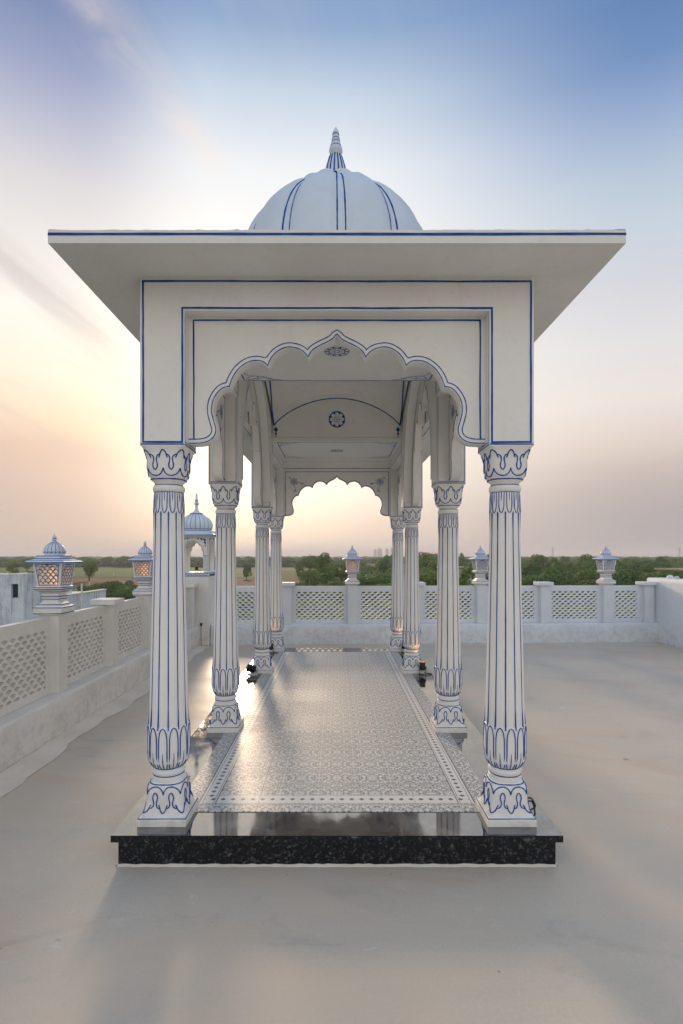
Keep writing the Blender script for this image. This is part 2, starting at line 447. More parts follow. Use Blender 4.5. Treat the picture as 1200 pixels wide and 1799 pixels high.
def crom(P, k=5):
    P = [Vector(p) for p in P]; out = []
    for i in range(len(P)-1):
        a = P[max(i-1, 0)]; b = P[i]; c = P[i+1]; e = P[min(i+2, len(P)-1)]
        for j in range(k):
            t = j/k
            out.append(.5*((2*b)+(c-a)*t+(2*a-5*b+4*c-e)*t*t+(3*b-a-3*c+e)*t**3))
    out.append(P[-1]); return [tuple(p) for p in out]

# ------------------------------------------------------------------ terrace and ground
ZG = -7.0
struct(MB().box(-2.76, 6.4, -6, 10.45, -.3, 0.0).build('terrace_floor', ['floor']))
struct(MB().box(-2.74, 6.38, -5.98, 10.43, ZG-.2, -.302).build('building_below_terrace', ['wall']))
gm = MB(); 
gm.add([(-6000, -400, ZG), (6000, -400, ZG), (6000, 6500, ZG), (-6000, 6500, ZG)], [(0, 1, 2, 3)])
struct(gm.build('ground', ['ground'], recalc=False))
def field(name, pts, m, dz):
    b = MB(); b.add([(x, y, ZG+dz) for x, y in pts], [tuple(range(len(pts)))]); return struct(b.build(name, [m], recalc=False))
field('ploughed_field', [(-150, 148), (-14, 152), (-14, 186), (-40, 206), (-170, 216)], 'brownfield', .03)
field('green_field', [(-190, 232), (-26, 222), (-30, 300), (-60, 370), (-260, 390)], 'greenfield', .03)
field('pale_field', [(-60, 380), (-20, 300), (40, 330), (10, 520), (-90, 560)], 'palefield', .03)
field('far_green_field', [(-420, 430), (-120, 400), (-110, 620), (-420, 640)], 'greenfield', .03)
field('verge_path', [(-150, 134), (-10, 140), (-10, 144), (-150, 139)], 'palefield', .03)

# ------------------------------------------------------------------ the pavilion
ZP = .17                                    # plinth top
CX = .925; YS = [2.98, 4.50, 6.70, 8.22]; PH = .1175
pav = thing('pavilion', 'large white pavilion with blue painted lines, dome and patterned floor on a black plinth', 'pavilion', (0, 0, 0))
bx('plinth_block', ['granite'], pav, (-1.131, 1.131, 2.794, 8.40, 0.001, .135), bevel=.003)
b = MB().box(-1.158, 1.158, 2.766, 8.43, .135, ZP)
b.m[1] = 1
b.build('plinth_slab', ['granite', 'granite_top'], pav)
gb = MB(); rg = random.Random(9)
for (p, q) in (((-1.131, 2.794), (1.131, 2.794)), ((1.131, 2.794), (1.131, 8.40)), ((1.131, 8.40), (-1.131, 8.40)), ((-1.131, 8.40), (-1.131, 2.794))):
    p, q = Vector(p), Vector(q); k = int((q-p).length/.03); out = Vector(((q-p).y, -(q-p).x)).normalized(); vs = []
    for i in range(k+1):
        c = p.lerp(q, i/k); w_ = .010+rg.uniform(0, .007); h_ = .007+rg.uniform(0, .005)
        vs += [(c.x, c.y, h_), (c.x+out.x*w_*.5, c.y+out.y*w_*.5, h_*.7), (c.x+out.x*w_, c.y+out.y*w_, .001)]
    gb.add(vs, [(i*3+j, (i+1)*3+j, (i+1)*3+j+1, i*3+j+1) for i in range(k) for j in range(2)], 0, True)
gb.build('mortar_line', ['fillet'], pav, recalc=False)
T, L = .4545, .457
tm = MB().box(-T/2+.0008, T/2-.0008, -L/2+.0008, L/2-.0008, .0005, .004).mesh('floor_tile', ['tile'])
for j in range(11):
    for i in range(4):
        obj('floor_tile', tm, pav, (-1.5*T+i*T, 3.02+L/2+j*L, ZP))

# --- column: profile (z above plinth, radius, squareness exponent)
base_prof = [(.040, .122, 9), (.05, .118, 9), (.075, .108, 7), (.11, .102, 6), (.16, .101, 5), (.19, .099, 4), (.205, .092, 3), (.215, .086, 2.3),
             (.228, .088, 2), (.236, .087, 2), (.243, .080, 2), (.250, .086, 2), (.262, .090, 2), (.274, .087, 2), (.281, .079, 2), (.284, .078, 2)]
shaft_prof = [(.284, .078), (.292, .088), (.305, .098), (.325, .107), (.35, .111), (.40, .112), (.46, .111), (.512, .110), (.516, .1045), (.56, .104),
              (1.0, .094), (1.4, .0845), (1.66, .0785), (1.664, .0815), (1.70, .0800), (1.774, .0785), (1.778, .074)]
cap_prof = [(1.776, .075, 2), (1.780, .081, 2), (1.790, .0855, 2), (1.802, .0855, 2), (1.812, .081, 2), (1.816, .073, 2), (1.828, .075, 2.2), (1.840, .087, 2.6),
            (1.848, .090, 2.8), (1.855, .094, 3), (1.875, .1005, 3.4), (1.90, .1025, 3.8), (1.94, .1025, 4.2), (1.97, .104, 5), (1.99, .108, 6.5), (2.004, .1135, 9), (2.0145, .117, 20)]
def sq(th, n):
    c, s_ = abs(cos(th)), abs(sin(th)); return (c**n+s_**n)**(-1/n)
def prof_fn(prof, grow=0):
    def f(th, z):
        r = interp(prof, z, 1)
        n = interp(prof, z, 2) if len(prof[0]) > 2 else 2
        r = (r+grow)*(sq(th, n) if n > 2.01 else 1)
        return (r*sin(th), -r*cos(th), z)
    return f
def shaft_fn(grow=0, amp=.045):
    def f(th, z):
        r = interp(shaft_prof, z)
        g = abs(cos(6*th))                       # 0 on the line angles 15+30k
        a = amp if .52 < z < 1.66 else amp*.8
        r = r*(1-a*(1-min(1, g*1.6))**1.5)+grow
        return (r*sin(th), -r*cos(th), z)
    return f
random.seed(4)
def columns():
    LR = .0034
    # base
    b = MB().box(-.129, .129, -.129, .129, .001, .036)
    b.add([(sx*.129, sy*.129, .036) for sx, sy in ((-1, -1), (1, -1), (1, 1), (-1, 1))]+[(sx*.122, sy*.122, .046) for sx, sy in ((-1, -1), (1, -1), (1, 1), (-1, 1))],
          [(0, 1, 5, 4), (1, 2, 6, 5), (2, 3, 7, 6), (3, 0, 4, 7), (4, 5, 6, 7)])
    b.surf(prof_fn(base_prof), [p[0] for p in base_prof], 64)
    fn = prof_fn(base_prof, .0008)
    q = .1255
    b.tube([(-q, -q, .0415), (q, -q, .0415), (q, q, .0415), (-q, q, .0415)], .0034, 1, 4, True)
    for z in (.207, .245): b.tube([fn(2*pi*k/40, z) for k in range(40)], LR, 1, 5, True)
    arc = crom([(-.5, .74), (-.42, .88), (-.25, .985), (0, 1.02), (.25, .985), (.42, .88), (.5, .74)], 3)
    loop = crom([(-.30, .25), (-.20, .25), (-.10, .32), (-.08, .45), (-.14, .62), (-.09, .75), (0, .80), (.09, .75), (.14, .62), (.08, .45), (.10, .32), (.20, .25), (.30, .25)], 3)
    tip = crom([(.22, .36), (.27, .30), (.33, .18), (.42, .10), (.5, .07), (.58, .10), (.67, .18), (.73, .30), (.78, .36)], 3)
    for k in range(8):
        t0 = R(22.5+45*k)
        for poly in (arc, loop, tip):
            b.tube([fn(t0+u*R(45), .055+v*.140) for u, v in poly], LR, 1, 5)
    base_me = b.mesh('base', ['white', 'blue'])
    # capital: the same motif upside down
    c = MB().surf(prof_fn(cap_prof), [p[0] for p in cap_prof], 64)
    fn = prof_fn(cap_prof, .0008)
    for z in (1.8155, 1.845): c.tube([fn(2*pi*k/40, z) for k in range(40)], LR, 1, 5, True)
    for k in range(8):
        t0 = R(22.5+45*k)
        for poly in (arc, loop, tip):
            c.tube([fn(t0+u*R(45), 2.006-v*.142) for u, v in poly], LR, 1, 5)
    cap_me = c.mesh('capital', ['white', 'blue'])
    # shaft
    s_ = MB(); fs = shaft_fn()
    zs = [p[0] for p in shaft_prof]+[.75, 1.2, .48, 1.68]; zs = sorted(set(zs))
    s_.surf(fs, zs, 120)
    fn = shaft_fn(.0004)
    for k in range(12):
        t = R(15+30*k)
        s_.tube([fn(t+random.uniform(-.006, .006), z) for z in [.50+i*.117 for i in range(11)]], .0037, 1, 5)
        tc_ = R(30*k)
        hw = R(11.5)
        arch = [(-1, .305), (-1, .36), (-1, .42), (-.97, .455), (-.8, .485), (-.45, .505), (0, .512), (.45, .505), (.8, .485), (.97, .455), (1, .42), (1, .36), (1, .305), (.75, .288)]
        s_.tube([fn(tc_+u*hw, z) for u, z in [(-.75, .288)]+arch], LR, 1, 5)
        s_.tube([fn(tc_, z) for z in (.288, .31, .34, .38)], [LR, LR, LR*.9, LR*.3], 1, 5)
        hang = [(-1, 1.776), (-1, 1.72), (-.95, 1.695), (-.6, 1.672), (0, 1.664), (.6, 1.672), (.95, 1.695), (1, 1.72), (1, 1.776)]
        s_.tube([fn(tc_+u*hw*.85, z) for u, z in hang], LR*.85, 1, 5)
        s_.tube([fn(tc_, z) for z in (1.776, 1.75, 1.725)], [LR*.8, LR*.7, LR*.2], 1, 5)
    for z in (.286, 1.7765): s_.tube([fn(2*pi*k/40, z) for k in range(40)], LR, 1, 5, True)
    return base_me, s_.mesh('column', ['white', 'blue']), cap_me
base_me, shaft_me, cap_me = columns()
for y in YS:
    for sx in (-1, 1):
        c = obj('column', shaft_me, pav, (sx*CX, y, ZP))
        obj('base', base_me, c); obj('capital', cap_me, c)

# --- piers above the columns
rn = random.Random(2)
pm_ = MB().box(-PH, PH, -PH, PH, 2.184, 2.90).mesh('pier', ['white'])
def pier_lines(front):
    b = MB(); e = PH+.0012
    for ang in range(4):
        m3 = Matrix.Rotation(ang*pi/2, 3, 'Z')
        mp = lambda u, v, m3=m3: tuple(m3 @ Vector((u, -e, v)))
        b.strip([(-PH+.002, 2.193), (PH-.002, 2.193)], .007, mp, wob=.0006, rnd=rn)
        if not (front and ang in (0, 2)):
            b.strip([(PH-.010, 2.205), (PH-.010, 2.89)], .0045, mp, wob=.0006, rnd=rn)
            b.strip([(-PH+.010, 2.205), (-PH+.010, 2.89)], .0045, mp, wob=.0006, rnd=rn)
            b.strip([(-PH+.010, 2.205), (PH-.010, 2.205)], .0045, mp, wob=.0006, rnd=rn)
    return b.mesh('painted_border', ['blue'], recalc=False)
pl_f, pl_m = pier_lines(True), pier_lines(False)
for i, y in enumerate(YS):
    for sx in (-1, 1):
        p = obj('pier', pm_, pav, (sx*CX, y, 0))
        obj('painted_border', pl_f if i in (0, 3) else pl_m, p)
XO, XI = CX+PH, CX-PH
Y0, Y1 = YS[0]-PH, YS[3]+PH
bm_ = [bx('beam', ['white'], pav, (-XO, XO, Y0, Y0+2*PH, 2.90, 3.07), 0),
       bx('beam', ['white'], pav, (-XO, XO, Y1-2*PH, Y1, 2.90, 3.07), 0),
       ]
for sx in (-1, 1):
    for ya, yb_ in ((Y0+2*PH, YS[1]-PH), (YS[2]+PH, Y1-2*PH)): bx('beam', ['white'], pav, (min(sx*XI, sx*XO), max(sx*XI, sx*XO), ya, yb_, 2.90, 3.07), 0)
    for yc_ in YS[1:3]: bx('beam', ['white'], pav, (min(sx*.902, sx*XO), max(sx*.902, sx*XO), yc_-PH, yc_+PH, 2.901, 3.07), 0)
# frame outline on front and back
def frame_lines(w):
    b = MB()
    a, c = w-.016, w-2*PH+.012
    pts = [(-a, 2.204), (-a, 3.054), (a, 3.054), (a, 2.204), (c, 2.204), (c, 2.913), (-c, 2.913), (-c, 2.204)]
    b.strip(pts, .0105, lambda u, v: (u, -.0014, v), closed=True, wob=.0010, seg=.09, rnd=rn)
    return b
frame_lines(XO).build('painted_border', ['blue'], pav, (0, Y0, 0), recalc=False)
frame_lines(XO).build('painted_border', ['blue'], pav, (0, Y1, 0), rz=pi, recalc=False)
b = MB()
for sx in (-1, 1):
    mp = lambda u, v, sx=sx: (sx*(XO+.0014), u, v)
    a, c = Y0+.016, Y1-.016
    b.strip([(a, 3.054), (c, 3.054)], .0105, mp, wob=.001, rnd=rn); b.strip([(a, 2.204), (a, 3.054)], .0105, mp, wob=.001, rnd=rn); b.strip([(c, 2.204), (c, 3.054)], .0105, mp, wob=.001, rnd=rn)
    mp = lambda u, v, sx=sx: (sx*(XI-.0014), u, v)
    for ya, yb_ in ((Y0+2*PH+.01, YS[1]-PH), (YS[2]+PH, Y1-2*PH-.01)): b.strip([(ya, 2.915), (yb_, 2.915)], .004, mp, wob=.0006, rnd=rn)
for yy in (Y0+2*PH+.0014, Y1-2*PH-.0014):
    b.strip([(-XI+.012, 2.916), (XI-.012, 2.916)], .0085, lambda u, v, yy=yy: (u, yy, v), wob=.0006, rnd=rn)
b.build('painted_border', ['blue'], pav, recalc=False)

# --- cusped arch panels
lobes = [[(0, 2.804), (.018, 2.782), (.046, 2.764), (.10, 2.738), (.135, 2.712), (.155, 2.674)],
         [(.155, 2.674), (.19, 2.713), (.235, 2.731), (.28, 2.731), (.325, 2.708), (.356, 2.672), (.3745, 2.628)],
         [(.3745, 2.628), (.405, 2.654), (.445, 2.660), (.49, 2.648), (.535, 2.613), (.565, 2.567), (.582, 2.519)],
         [(.582, 2.519), (.622, 2.510), (.652, 2.480), (.673, 2.437), (.677, 2.385), (.665, 2.335), (.654, 2.29), (.664, 2.252), (.690, 2.226), (.725, 2.213), (.765, 2.209), (.8075, 2.209)]]
half = []
for l in lobes: half += crom(l, 4)[:-1]
half.append(lobes[-1][-1])
def arch_curve(hw):
    k = hw/.8075
    h = [(x*k if x < .62 else x*k, z) for x, z in half]
    return [(-x, z) for x, z in reversed(h[1:])]+h
def offset(poly, d):
    out = []; n = len(poly)
    for i in range(n):
        a = Vector(poly[max(i-1, 0)]); b = Vector(poly[min(i+1, n-1)]); t = (b-a)
        t = t.normalized() if t.length > 1e-9 else Vector((1, 0))
        out.append((poly[i][0]-t.y*d, poly[i][1]+t.x*d))
    # drop self-crossing bits behind cusps
    res = [p for i, p in enumerate(out) if min((Vector(p)-Vector(q)).length for q in poly) > abs(d)*.93]
    return res
def flower(cx, cz, r, flip=1):
    P = []
    for k in range(8):
        a = 2*pi*k/8
        q = []
        for t in (0, .25, .5, .75, 1, .75, .5, .25):
            side = 1 if len(q) < 5 else -1
            rr = r*(.28+.72*t); w_ = .2*r*sin(pi*t)*side
            q.append((cx+rr*cos(a)-w_*sin(a), cz+rr*sin(a)+w_*cos(a)))
        P.append((q, True))
    P.append(([(cx+.22*r*cos(2*pi*k/8), cz+.22*r*sin(2*pi*k/8)) for k in range(8)], True))
    # curling stems with buds
    for (sx, sz, ph) in ((1, -.15, 0), (.15, -1, 1)):
        q = [(cx+flip*r*(sx*t+.22*sin(t*4+ph)), cz+r*(sz*t+.2*cos(t*4+ph)-.2)) for t in [.9+i*.14 for i in range(9)]]
        P.append((q, False))
        e = q[-1]
        P.append(([(e[0]+flip*.02, e[1]), (e[0], e[1]+.012), (e[0]-flip*.025, e[1]), (e[0], e[1]-.012)], True))
    e = (cx-flip*r*1.1, cz+r*1.05)
    P.append(([(e[0]+.2*r*cos(2*pi*k/5), e[1]+.2*r*sin(2*pi*k/5)) for k in range(5)], True))
    return P
TH = .0375
def arch_meshes(hw, rise=1, top=2.90):
    c = [(x, 2.209+(z-2.209)*rise) for x, z in arch_curve(hw)]
    outer = [(-hw, top)]+[(p[0], p[1]) for p in c]+[(hw, top)]
    pn = MB().plate(outer, [], lambda u, v: (u, -TH, v), lambda u, v: (u, TH, v)).mesh('arch_panel', ['white'])
    b = MB()
    fo = lambda u, v: (u, -TH-.0014, v)
    fi = lambda u, v: (u, TH+.0014, v)
    o1 = offset(c, .006); o2 = offset(c, .028)
    for o in (o1, o2): b.strip(o, .0058, fo)
    w = hw-.027
    b.strip([(-w, 2.24), (-w, top-.016), (w, top-.016), (w, 2.24)], .009, fo, wob=.0009, rnd=rn)
    b.strip(o1, .0085, fi)
    b.strip([(-w, 2.215), (-w, top-.025), (w, top-.025), (w, 2.215)], .0080, fi, wob=.0006, rnd=rn)
    for sg in (-1, 1):
        for q, cl in flower(sg*(hw-.155), top-.175, .058, -sg): b.strip(q, .0050, fi, closed=cl)
    return pn, b.mesh('painted_outline', ['blue'], recalc=False)
A_f = arch_meshes(XI-.0005); A_s = arch_meshes((YS[1]-YS[0]-2*PH)/2-.0005); A_m = arch_meshes((YS[2]-YS[1]-2*PH)/2-.0005, 2.02, 3.60)
def put_arch(A, loc, rz):
    p = obj('arch_panel', A[0], pav, loc, rz); obj('painted_outline', A[1], p)
put_arch(A_f, (0, 2.983, 0), 0); put_arch(A_f, (0, 8.217, 0), pi)
for sx, rz in ((-1, -pi/2), (1, pi/2)):
    put_arch(A_s, (sx*.943, (YS[0]+YS[1])/2, 0), rz); put_arch(A_m, (sx*.943, (YS[1]+YS[2])/2, 0), rz); put_arch(A_s, (sx*.943, (YS[2]+YS[3])/2, 0), rz)

# smooth rib arch in front of each tall middle panel
for sx in (-1, 1):
    hwm = (YS[2]-YS[1])/2-PH-.0005; ym = (YS[1]+YS[2])/2; jam = .925
    arc_ = [(jam*cos(pi*i/28), 2.42+1.09*sin(pi*i/28)) for i in range(29)]
    outer = [(hwm, 2.26), (hwm, 2.899), (1.145, 2.899), (1.145, 3.66), (-1.145, 3.66), (-1.145, 2.899), (-hwm, 2.899), (-hwm, 2.26), (-jam, 2.26)]+list(reversed(arc_))[0:]+[(jam, 2.26)]
    rb_ = MB().plate(outer, [], lambda u, v: (sx*.8085, ym+u, v), lambda u, v: (sx*.900, ym+u, v)).build('arch_rib', ['white'], pav)
    b = MB(); mp = lambda u, v: (sx*.8070, ym+u, v)
    b.strip([(u*1.02, v+.012) for u, v in arc_], .006, mp)
    b.build('painted_outline', ['blue'], rb_, recalc=False)
# --- ceiling with painted borders and ornaments
HX, HY0, HY1 = .785, 4.38, 6.69
rect = lambda x, y0, y1: [(-x, y0), (x, y0), (x, y1), (-x, y1)]
bx('ceiling', ['white'], pav, (-XI, XI, Y0+2*PH, HY0, 3.02, 3.069), 0); bx('ceiling', ['white'], pav, (-XI, XI, HY1, Y1-2*PH, 3.02, 3.069), 0)
b = MB(); mp = lambda u, v: (u, v, 3.0186)
for y0, y1 in ((3.14, 4.366), (6.745, 7.82)):
    b.strip(rect(.745, y0, y1), .0095, mp, closed=True, wob=.0006, rnd=rn)
    cy_ = (y0+y1)/2
    for r in (.085, .055, .02): b.strip([(r*cos(2*pi*k/24), cy_+r*sin(2*pi*k/24)) for k in range(24)], .005, mp, closed=True)
    for k in range(10):
        a = 2*pi*k/10
        b.strip([(.058*cos(a-.16), cy_+.058*sin(a-.16)), (.082*cos(a), cy_+.082*sin(a)), (.058*cos(a+.16), cy_+.058*sin(a+.16))], .009, mp)
        b.strip([(.022*cos(a), cy_+.022*sin(a)), (.052*cos(a), cy_+.052*sin(a))], .003, mp)
    for sx in (-1, 1):
        for yy, sy in ((y0, 1), (y1, -1)):
            for q in ([(.02, .03), (.07, .10), (.16, .09), (.22, .03), (.30, .015)], [(.03, .02), (.10, .05), (.12, .10), (.05, .12), (.02, .20), (.012, .26)], [(.10, .02), (.14, .06), (.20, .06), (.24, .02)]):
                b.strip([(sx*(.745-u), yy+sy*v) for u, v in crom(q, 4)], .0060, mp)
b.build('painted_border', ['blue'], pav, recalc=False)
# raised vault over the middle bay
YC = (HY0+HY1)/2; hy = (HY1-HY0)/2
loop = []; NS = 16
def zA(s_): return 3.215+.338*(1-s_*s_)**.85
for side in range(4):
    for i in range(NS):
        s_ = -1+2*i/NS
        x, y = [(s_, -1), (1, s_), (-s_, 1), (-1, -s_)][side]
        loop.append((x, y, zA(s_)))
vb = MB(); rows = 10; n = len(loop); vs = [(x*HX, YC+y*hy, 3.066) for x, y, z in loop]+[(x*HX, YC+y*hy, z) for x, y, z in loop]
for r in range(1, rows+1):
    t = r/rows; fx = 1+.028*min(1, t*6); fy = 1-.62*t**1.7
    for x, y, z in loop: vs.append((x*HX*fx, YC+y*hy*fy, z+(3.90-z)*sin(t*pi/2)))
fs = [(r*n+k, r*n+(k+1) % n, (r+1)*n+(k+1) % n, (r+1)*n+k) for r in range(rows+1) for k in range(n) if r > 0 or (k//NS) in (0, 2)]
fs.append(tuple(range((rows+1)*n, (rows+2)*n)))
vb.add(vs, fs); vb.build('vault', ['white'], pav, recalc=False)
b = MB()
yb = HY1-.0016
b.strip([(HX*(-1+2*i/32)*.998, zA(-1+2*i/32)) for i in range(33)], .0135, lambda u, v: (u, yb, v), wob=.0008, rnd=rn)
mz = 3.292
mpb = lambda u, v: (u, yb, v)
for r, w in ((.098, .010), (.030, .004), (.010, .006)): b.strip([(r*cos(2*pi*k/32), mz+r*sin(2*pi*k/32)) for k in range(32)], w, mpb, closed=True)
for k in range(8):
    a = 2*pi*k/8
    b.strip([(.066*cos(a+t), mz+.066*sin(a+t)) if abs(t) > .3 else (.088*cos(a+t), mz+.088*sin(a+t)) for t in (-.39, -.25, -.12, 0, .12, .25, .39)], .005, mpb)
    b.strip([(.074*cos(a+.39), mz+.074*sin(a+.39)), (.095*cos(a+.39), mz+.095*sin(a+.39))], .026, mpb)
for k in range(16):
    a = 2*pi*k/16; b.strip([(.03*cos(a), mz+.03*sin(a)), (.062*cos(a), mz+.062*sin(a))], .003, mpb)
for sx in (-1, 1):
    for zz, rr in ((3.165, .028), (3.115, .018), (3.085, .009)):
        b.add([mpb(sx*(HX-.03), zz+rr*1.3), mpb(sx*(HX-.03)+rr, zz), mpb(sx*(HX-.03), zz-rr*1.3), mpb(sx*(HX-.03)-rr, zz)], [(0, 1, 2, 3)])
    # groin lines of the vault
    for yy in (1, -1):
        pts = []
        for r in range(0, rows+1):
            t = r/rows; fx = 1+.028*min(1, t*6); fy = 1-.62*t**1.7; z = 3.215
            pts.append((sx*(HX*fx-.006), YC+yy*(hy*fy-.006), z+(3.90-z)*sin(t*pi/2)))
            b.tube(pts, .0085, 0, 5)
b.build('painted_ornament', ['blue'], pav, recalc=False)

# --- projecting eave slab
EX, EY0, EY1 = 1.358, 2.54, 8.66
outer = []
e = MB()
e.plate(rect(EX, EY0, EY1), [rect(.99, 4.375, 6.695)], lambda u, v: (u, v, 3.0705), lambda u, v: (u, v, 3.130)).build('eave_slab', ['white'], pav)
# rough trowelled rim along the top edge
rr = random.Random(8); rim = MB()
def rimline(p, q):
    p, q = Vector(p), Vector(q); k = int((q-p).length/.018); inn = Vector((-(q-p).y, (q-p).x)).normalized()
    vs = []
    for i in range(k+1):
        c = p.lerp(q, i/k); h = 3.1335+rr.uniform(0, .003)+(.0035 if rr.random() < .07 else 0)
        for o, z in ((.0006, 3.1295), (.0006, h-.002), (.008, h), (.05, h-.001), (.075, 3.1295)):
            vs.append((c.x+inn.x*o, c.y+inn.y*o, z))
    fs = [(i*5+j, (i+1)*5+j, (i+1)*5+j+1, i*5+j+1) for i in range(k) for j in range(4)]
    rim.add(vs, fs)
rimline((-EX, EY0), (EX, EY0)); rimline((EX, EY0), (EX, EY1)); rimline((EX, EY1), (-EX, EY1)); rimline((-EX, EY1), (-EX, EY0))
rim.build('eave_rim', ['white'], pav)
b = MB()
b.strip([(-EX, 3.1125), (EX, 3.1125)], .0125, lambda u, v: (u, EY0-.0014, v), wob=.0008, seg=.12, rnd=rn)
b.strip([(-EX, 3.1125), (EX, 3.1125)], .0125, lambda u, v: (u, EY1+.0014, v), wob=.0008, seg=.12, rnd=rn)
for sx in (-1, 1): b.strip([(EY0, 3.1125), (EY1, 3.1125)], .0125, lambda u, v, sx=sx: (sx*(EX+.0014), u, v), wob=.0008, seg=.12, rnd=rn)
b.build('painted_border', ['blue'], pav, recalc=False)

# --- drum, dome, finial
MB().plate(rect(1.06, 4.25, 6.85), [rect(.992, 4.362, 6.708)], lambda u, v: (u, v, 3.1315), lambda u, v: (u, v, 3.93)).build('drum_base', ['white'], pav)
bx('drum_lid', ['white'], pav, (-1.06, 1.06, 4.25, 6.85, 3.931, 3.965), .01)
DY = 5.60; DX = -.012
DR, DZ, DH = .965, 4.35, 1.0
def dome_fn(th, z):
    if z < DZ: r = DR
    else: r = DR*sqrt(max(0, 1-((z-DZ)/DH)**2))
    w = (th/R(30)) % 1; w = min(w, 1-w)*30        # degrees from the nearest band centre
    if w > 2.3: r += .045*min(1, (w-2.3)/5)**.6*min(1, r/.3)
    return (r*sin(th), -r*cos(th), z)
dm = MB()
angs = []
zs = [3.966, 4.2, DZ]+[DZ+DH*sin(pi/2*i/16) for i in range(1, 16)]+[DZ+DH*.999]
dm.surf(dome_fn, zs, 180)
dome = dm.build('dome', ['white_skytint'], pav, (DX, DY, 0), rz=R(3), sharp=60)
b = MB()
for k in range(12):
    for sg in (-1, 1):
        t = R(30*k+sg*2.25)
        zz = [3.97, 4.15]+[DZ+DH*sin(R(66)*i/14) for i in range(15)]
        pts = []
        for z in zz:
            p = Vector(dome_fn(t, z)); pts.append(p+Vector((p.x, p.y, 0)).normalized()*.001)
        b.tube(pts, .0082, 0, 5)
b.build('painted_line', ['blue'], dome)
for k in range(16):
    t = R(22.5*k+9.75-3); pb = MB(); rows_ = []
    for rad, h in ((.14, .030), (.24, .034), (.34, .038), (.42, .042), (.455, .040), (.475, .030), (.482, .012), (.480, -.03)):
        z = DZ+sqrt(DH**2-rad*rad)+.016
        hw_ = min(.086, .215*rad)*(1 if rad < .44 else (1-((rad-.44)/.05)**2*.35))
        rows_.append([(hw_*u*cos(t)+rad*(1-.035*u*u)*sin(t), hw_*u*sin(t)-rad*(1-.035*u*u)*cos(t), z+h*(1-.55*abs(u)**3)) for u in (-1, -.8, -.5, -.2, .2, .5, .8, 1)])
    vs_ = [p for r_ in rows_ for p in r_]
    pb.add(vs_, [(i*8+j, i*8+j+1, (i+1)*8+j+1, (i+1)*8+j) for i in range(7) for j in range(7)], 0, True)
    pb.build('petal', ['white_skytint'], dome, recalc=False)
fz = lambda y: 6.045-(y-50)/3.75*.00585
fp = [(5.33, .21), (5.40, .165), (5.47, .138), (5.53, .122), (5.62, .104), (5.69, .080), (5.735, .064), (5.745, .052), (fz(238), .0515), (fz(228), .060), (fz(215), .0705), (fz(200), .068), (fz(188), .058), (fz(185), .052), (fz(175), .055), (fz(160), .048), (fz(155), .040),
      (fz(148), .046), (fz(137), .042), (fz(133), .035), (fz(125), .038), (fz(108), .034), (fz(104), .031), (fz(92), .034), (fz(80), .028), (fz(66), .015), (fz(50), .002)]
def fin_fn(th, z):
    r = interp(fp, z)
    if z < 5.74: r *= 1-.10*(1-abs(cos(8*th)))
    return (r*sin(th), -r*cos(th), z)
f_ = MB().surf(fin_fn, [p[0] for p in fp], 64)
fin = f_.build('finial', ['white_skytint'], dome, sharp=50)
b = MB()
for k in range(16):
    t = R(22.5*k+11.25); pts = []
    for z in (5.40, 5.47, 5.53, 5.62, 5.69, 5.734): p = Vector(fin_fn(t, z)); pts.append(p+Vector((p.x, p.y, 0)).normalized()*.003)
    b.tube(pts, .0082, 0, 5)
for y in (186, 155, 134, 105): z = fz(y); r = interp(fp, z)+.001; b.tube([(r*sin(2*pi*k/24), -r*cos(2*pi*k/24), z) for k in range(24)], .0052, 0, 5, True)
b.build('painted_line', ['blue'], dome, recalc=False)

# ------------------------------------------------------------------ lattice parapet
def fan_holes(x0, x1, z0, z1, px, pz):
    holes = []; r = 0; z = z1-pz*.55
    while z > z0-pz*.4:
        off = 0 if r % 2 else px/2
        k = -1
        while x0+off+k*px < x1+px:
            cx_ = x0+off+k*px; k += 1
            q = [(0, -.021), (-.026, -.004), (-.041, .0045), (-.034, .0135), (-.019, .0200), (0, .0220), (.019, .0200), (.034, .0135), (.041, .0045), (.026, -.004)]
            h = []
            for u, v in q:
                p = (min(max(cx_+u, x0), x1), min(max(z+v, z0), z1))
                if not h or (Vector(p)-Vector(h[-1])).length > .0008: h.append(p)
            if len(h) > 2 and (Vector(h[0])-Vector(h[-1])).length < .0008: h.pop()
            if len(h) < 3: continue
            A = abs(sum(h[i][0]*h[(i+1) % len(h)][1]-h[(i+1) % len(h)][0]*h[i][1] for i in range(len(h)))/2)
            if A > .00012: holes.append(h)
        z -= pz; r += 1
    return holes
def lattice_mesh(w, ow, th=.022):
    n = round(ow/.109)
    hs = fan_holes(-ow/2, ow/2, .425, .945, ow/n, .0443)
    return MB().plate([(-w/2, .362), (w/2, .362), (w/2, 1.05), (-w/2, 1.05)], hs, lambda u, v: (u, -th, v), lambda u, v: (u, th, v)).mesh('lattice_panel', ['wall'])
post_me = MB().box(-.0825, .0825, -.09, .09, .36, 1.055).mesh('post', ['wall'])
lpost_me = MB().box(-.085, .085, -.09, .09, .36, 1.072).mesh('post', ['wall'])
cap_b = MB().box(-.14, .14, -.14, .14, 0, .062); cap_m = cap_b.mesh('cap', ['wall'])
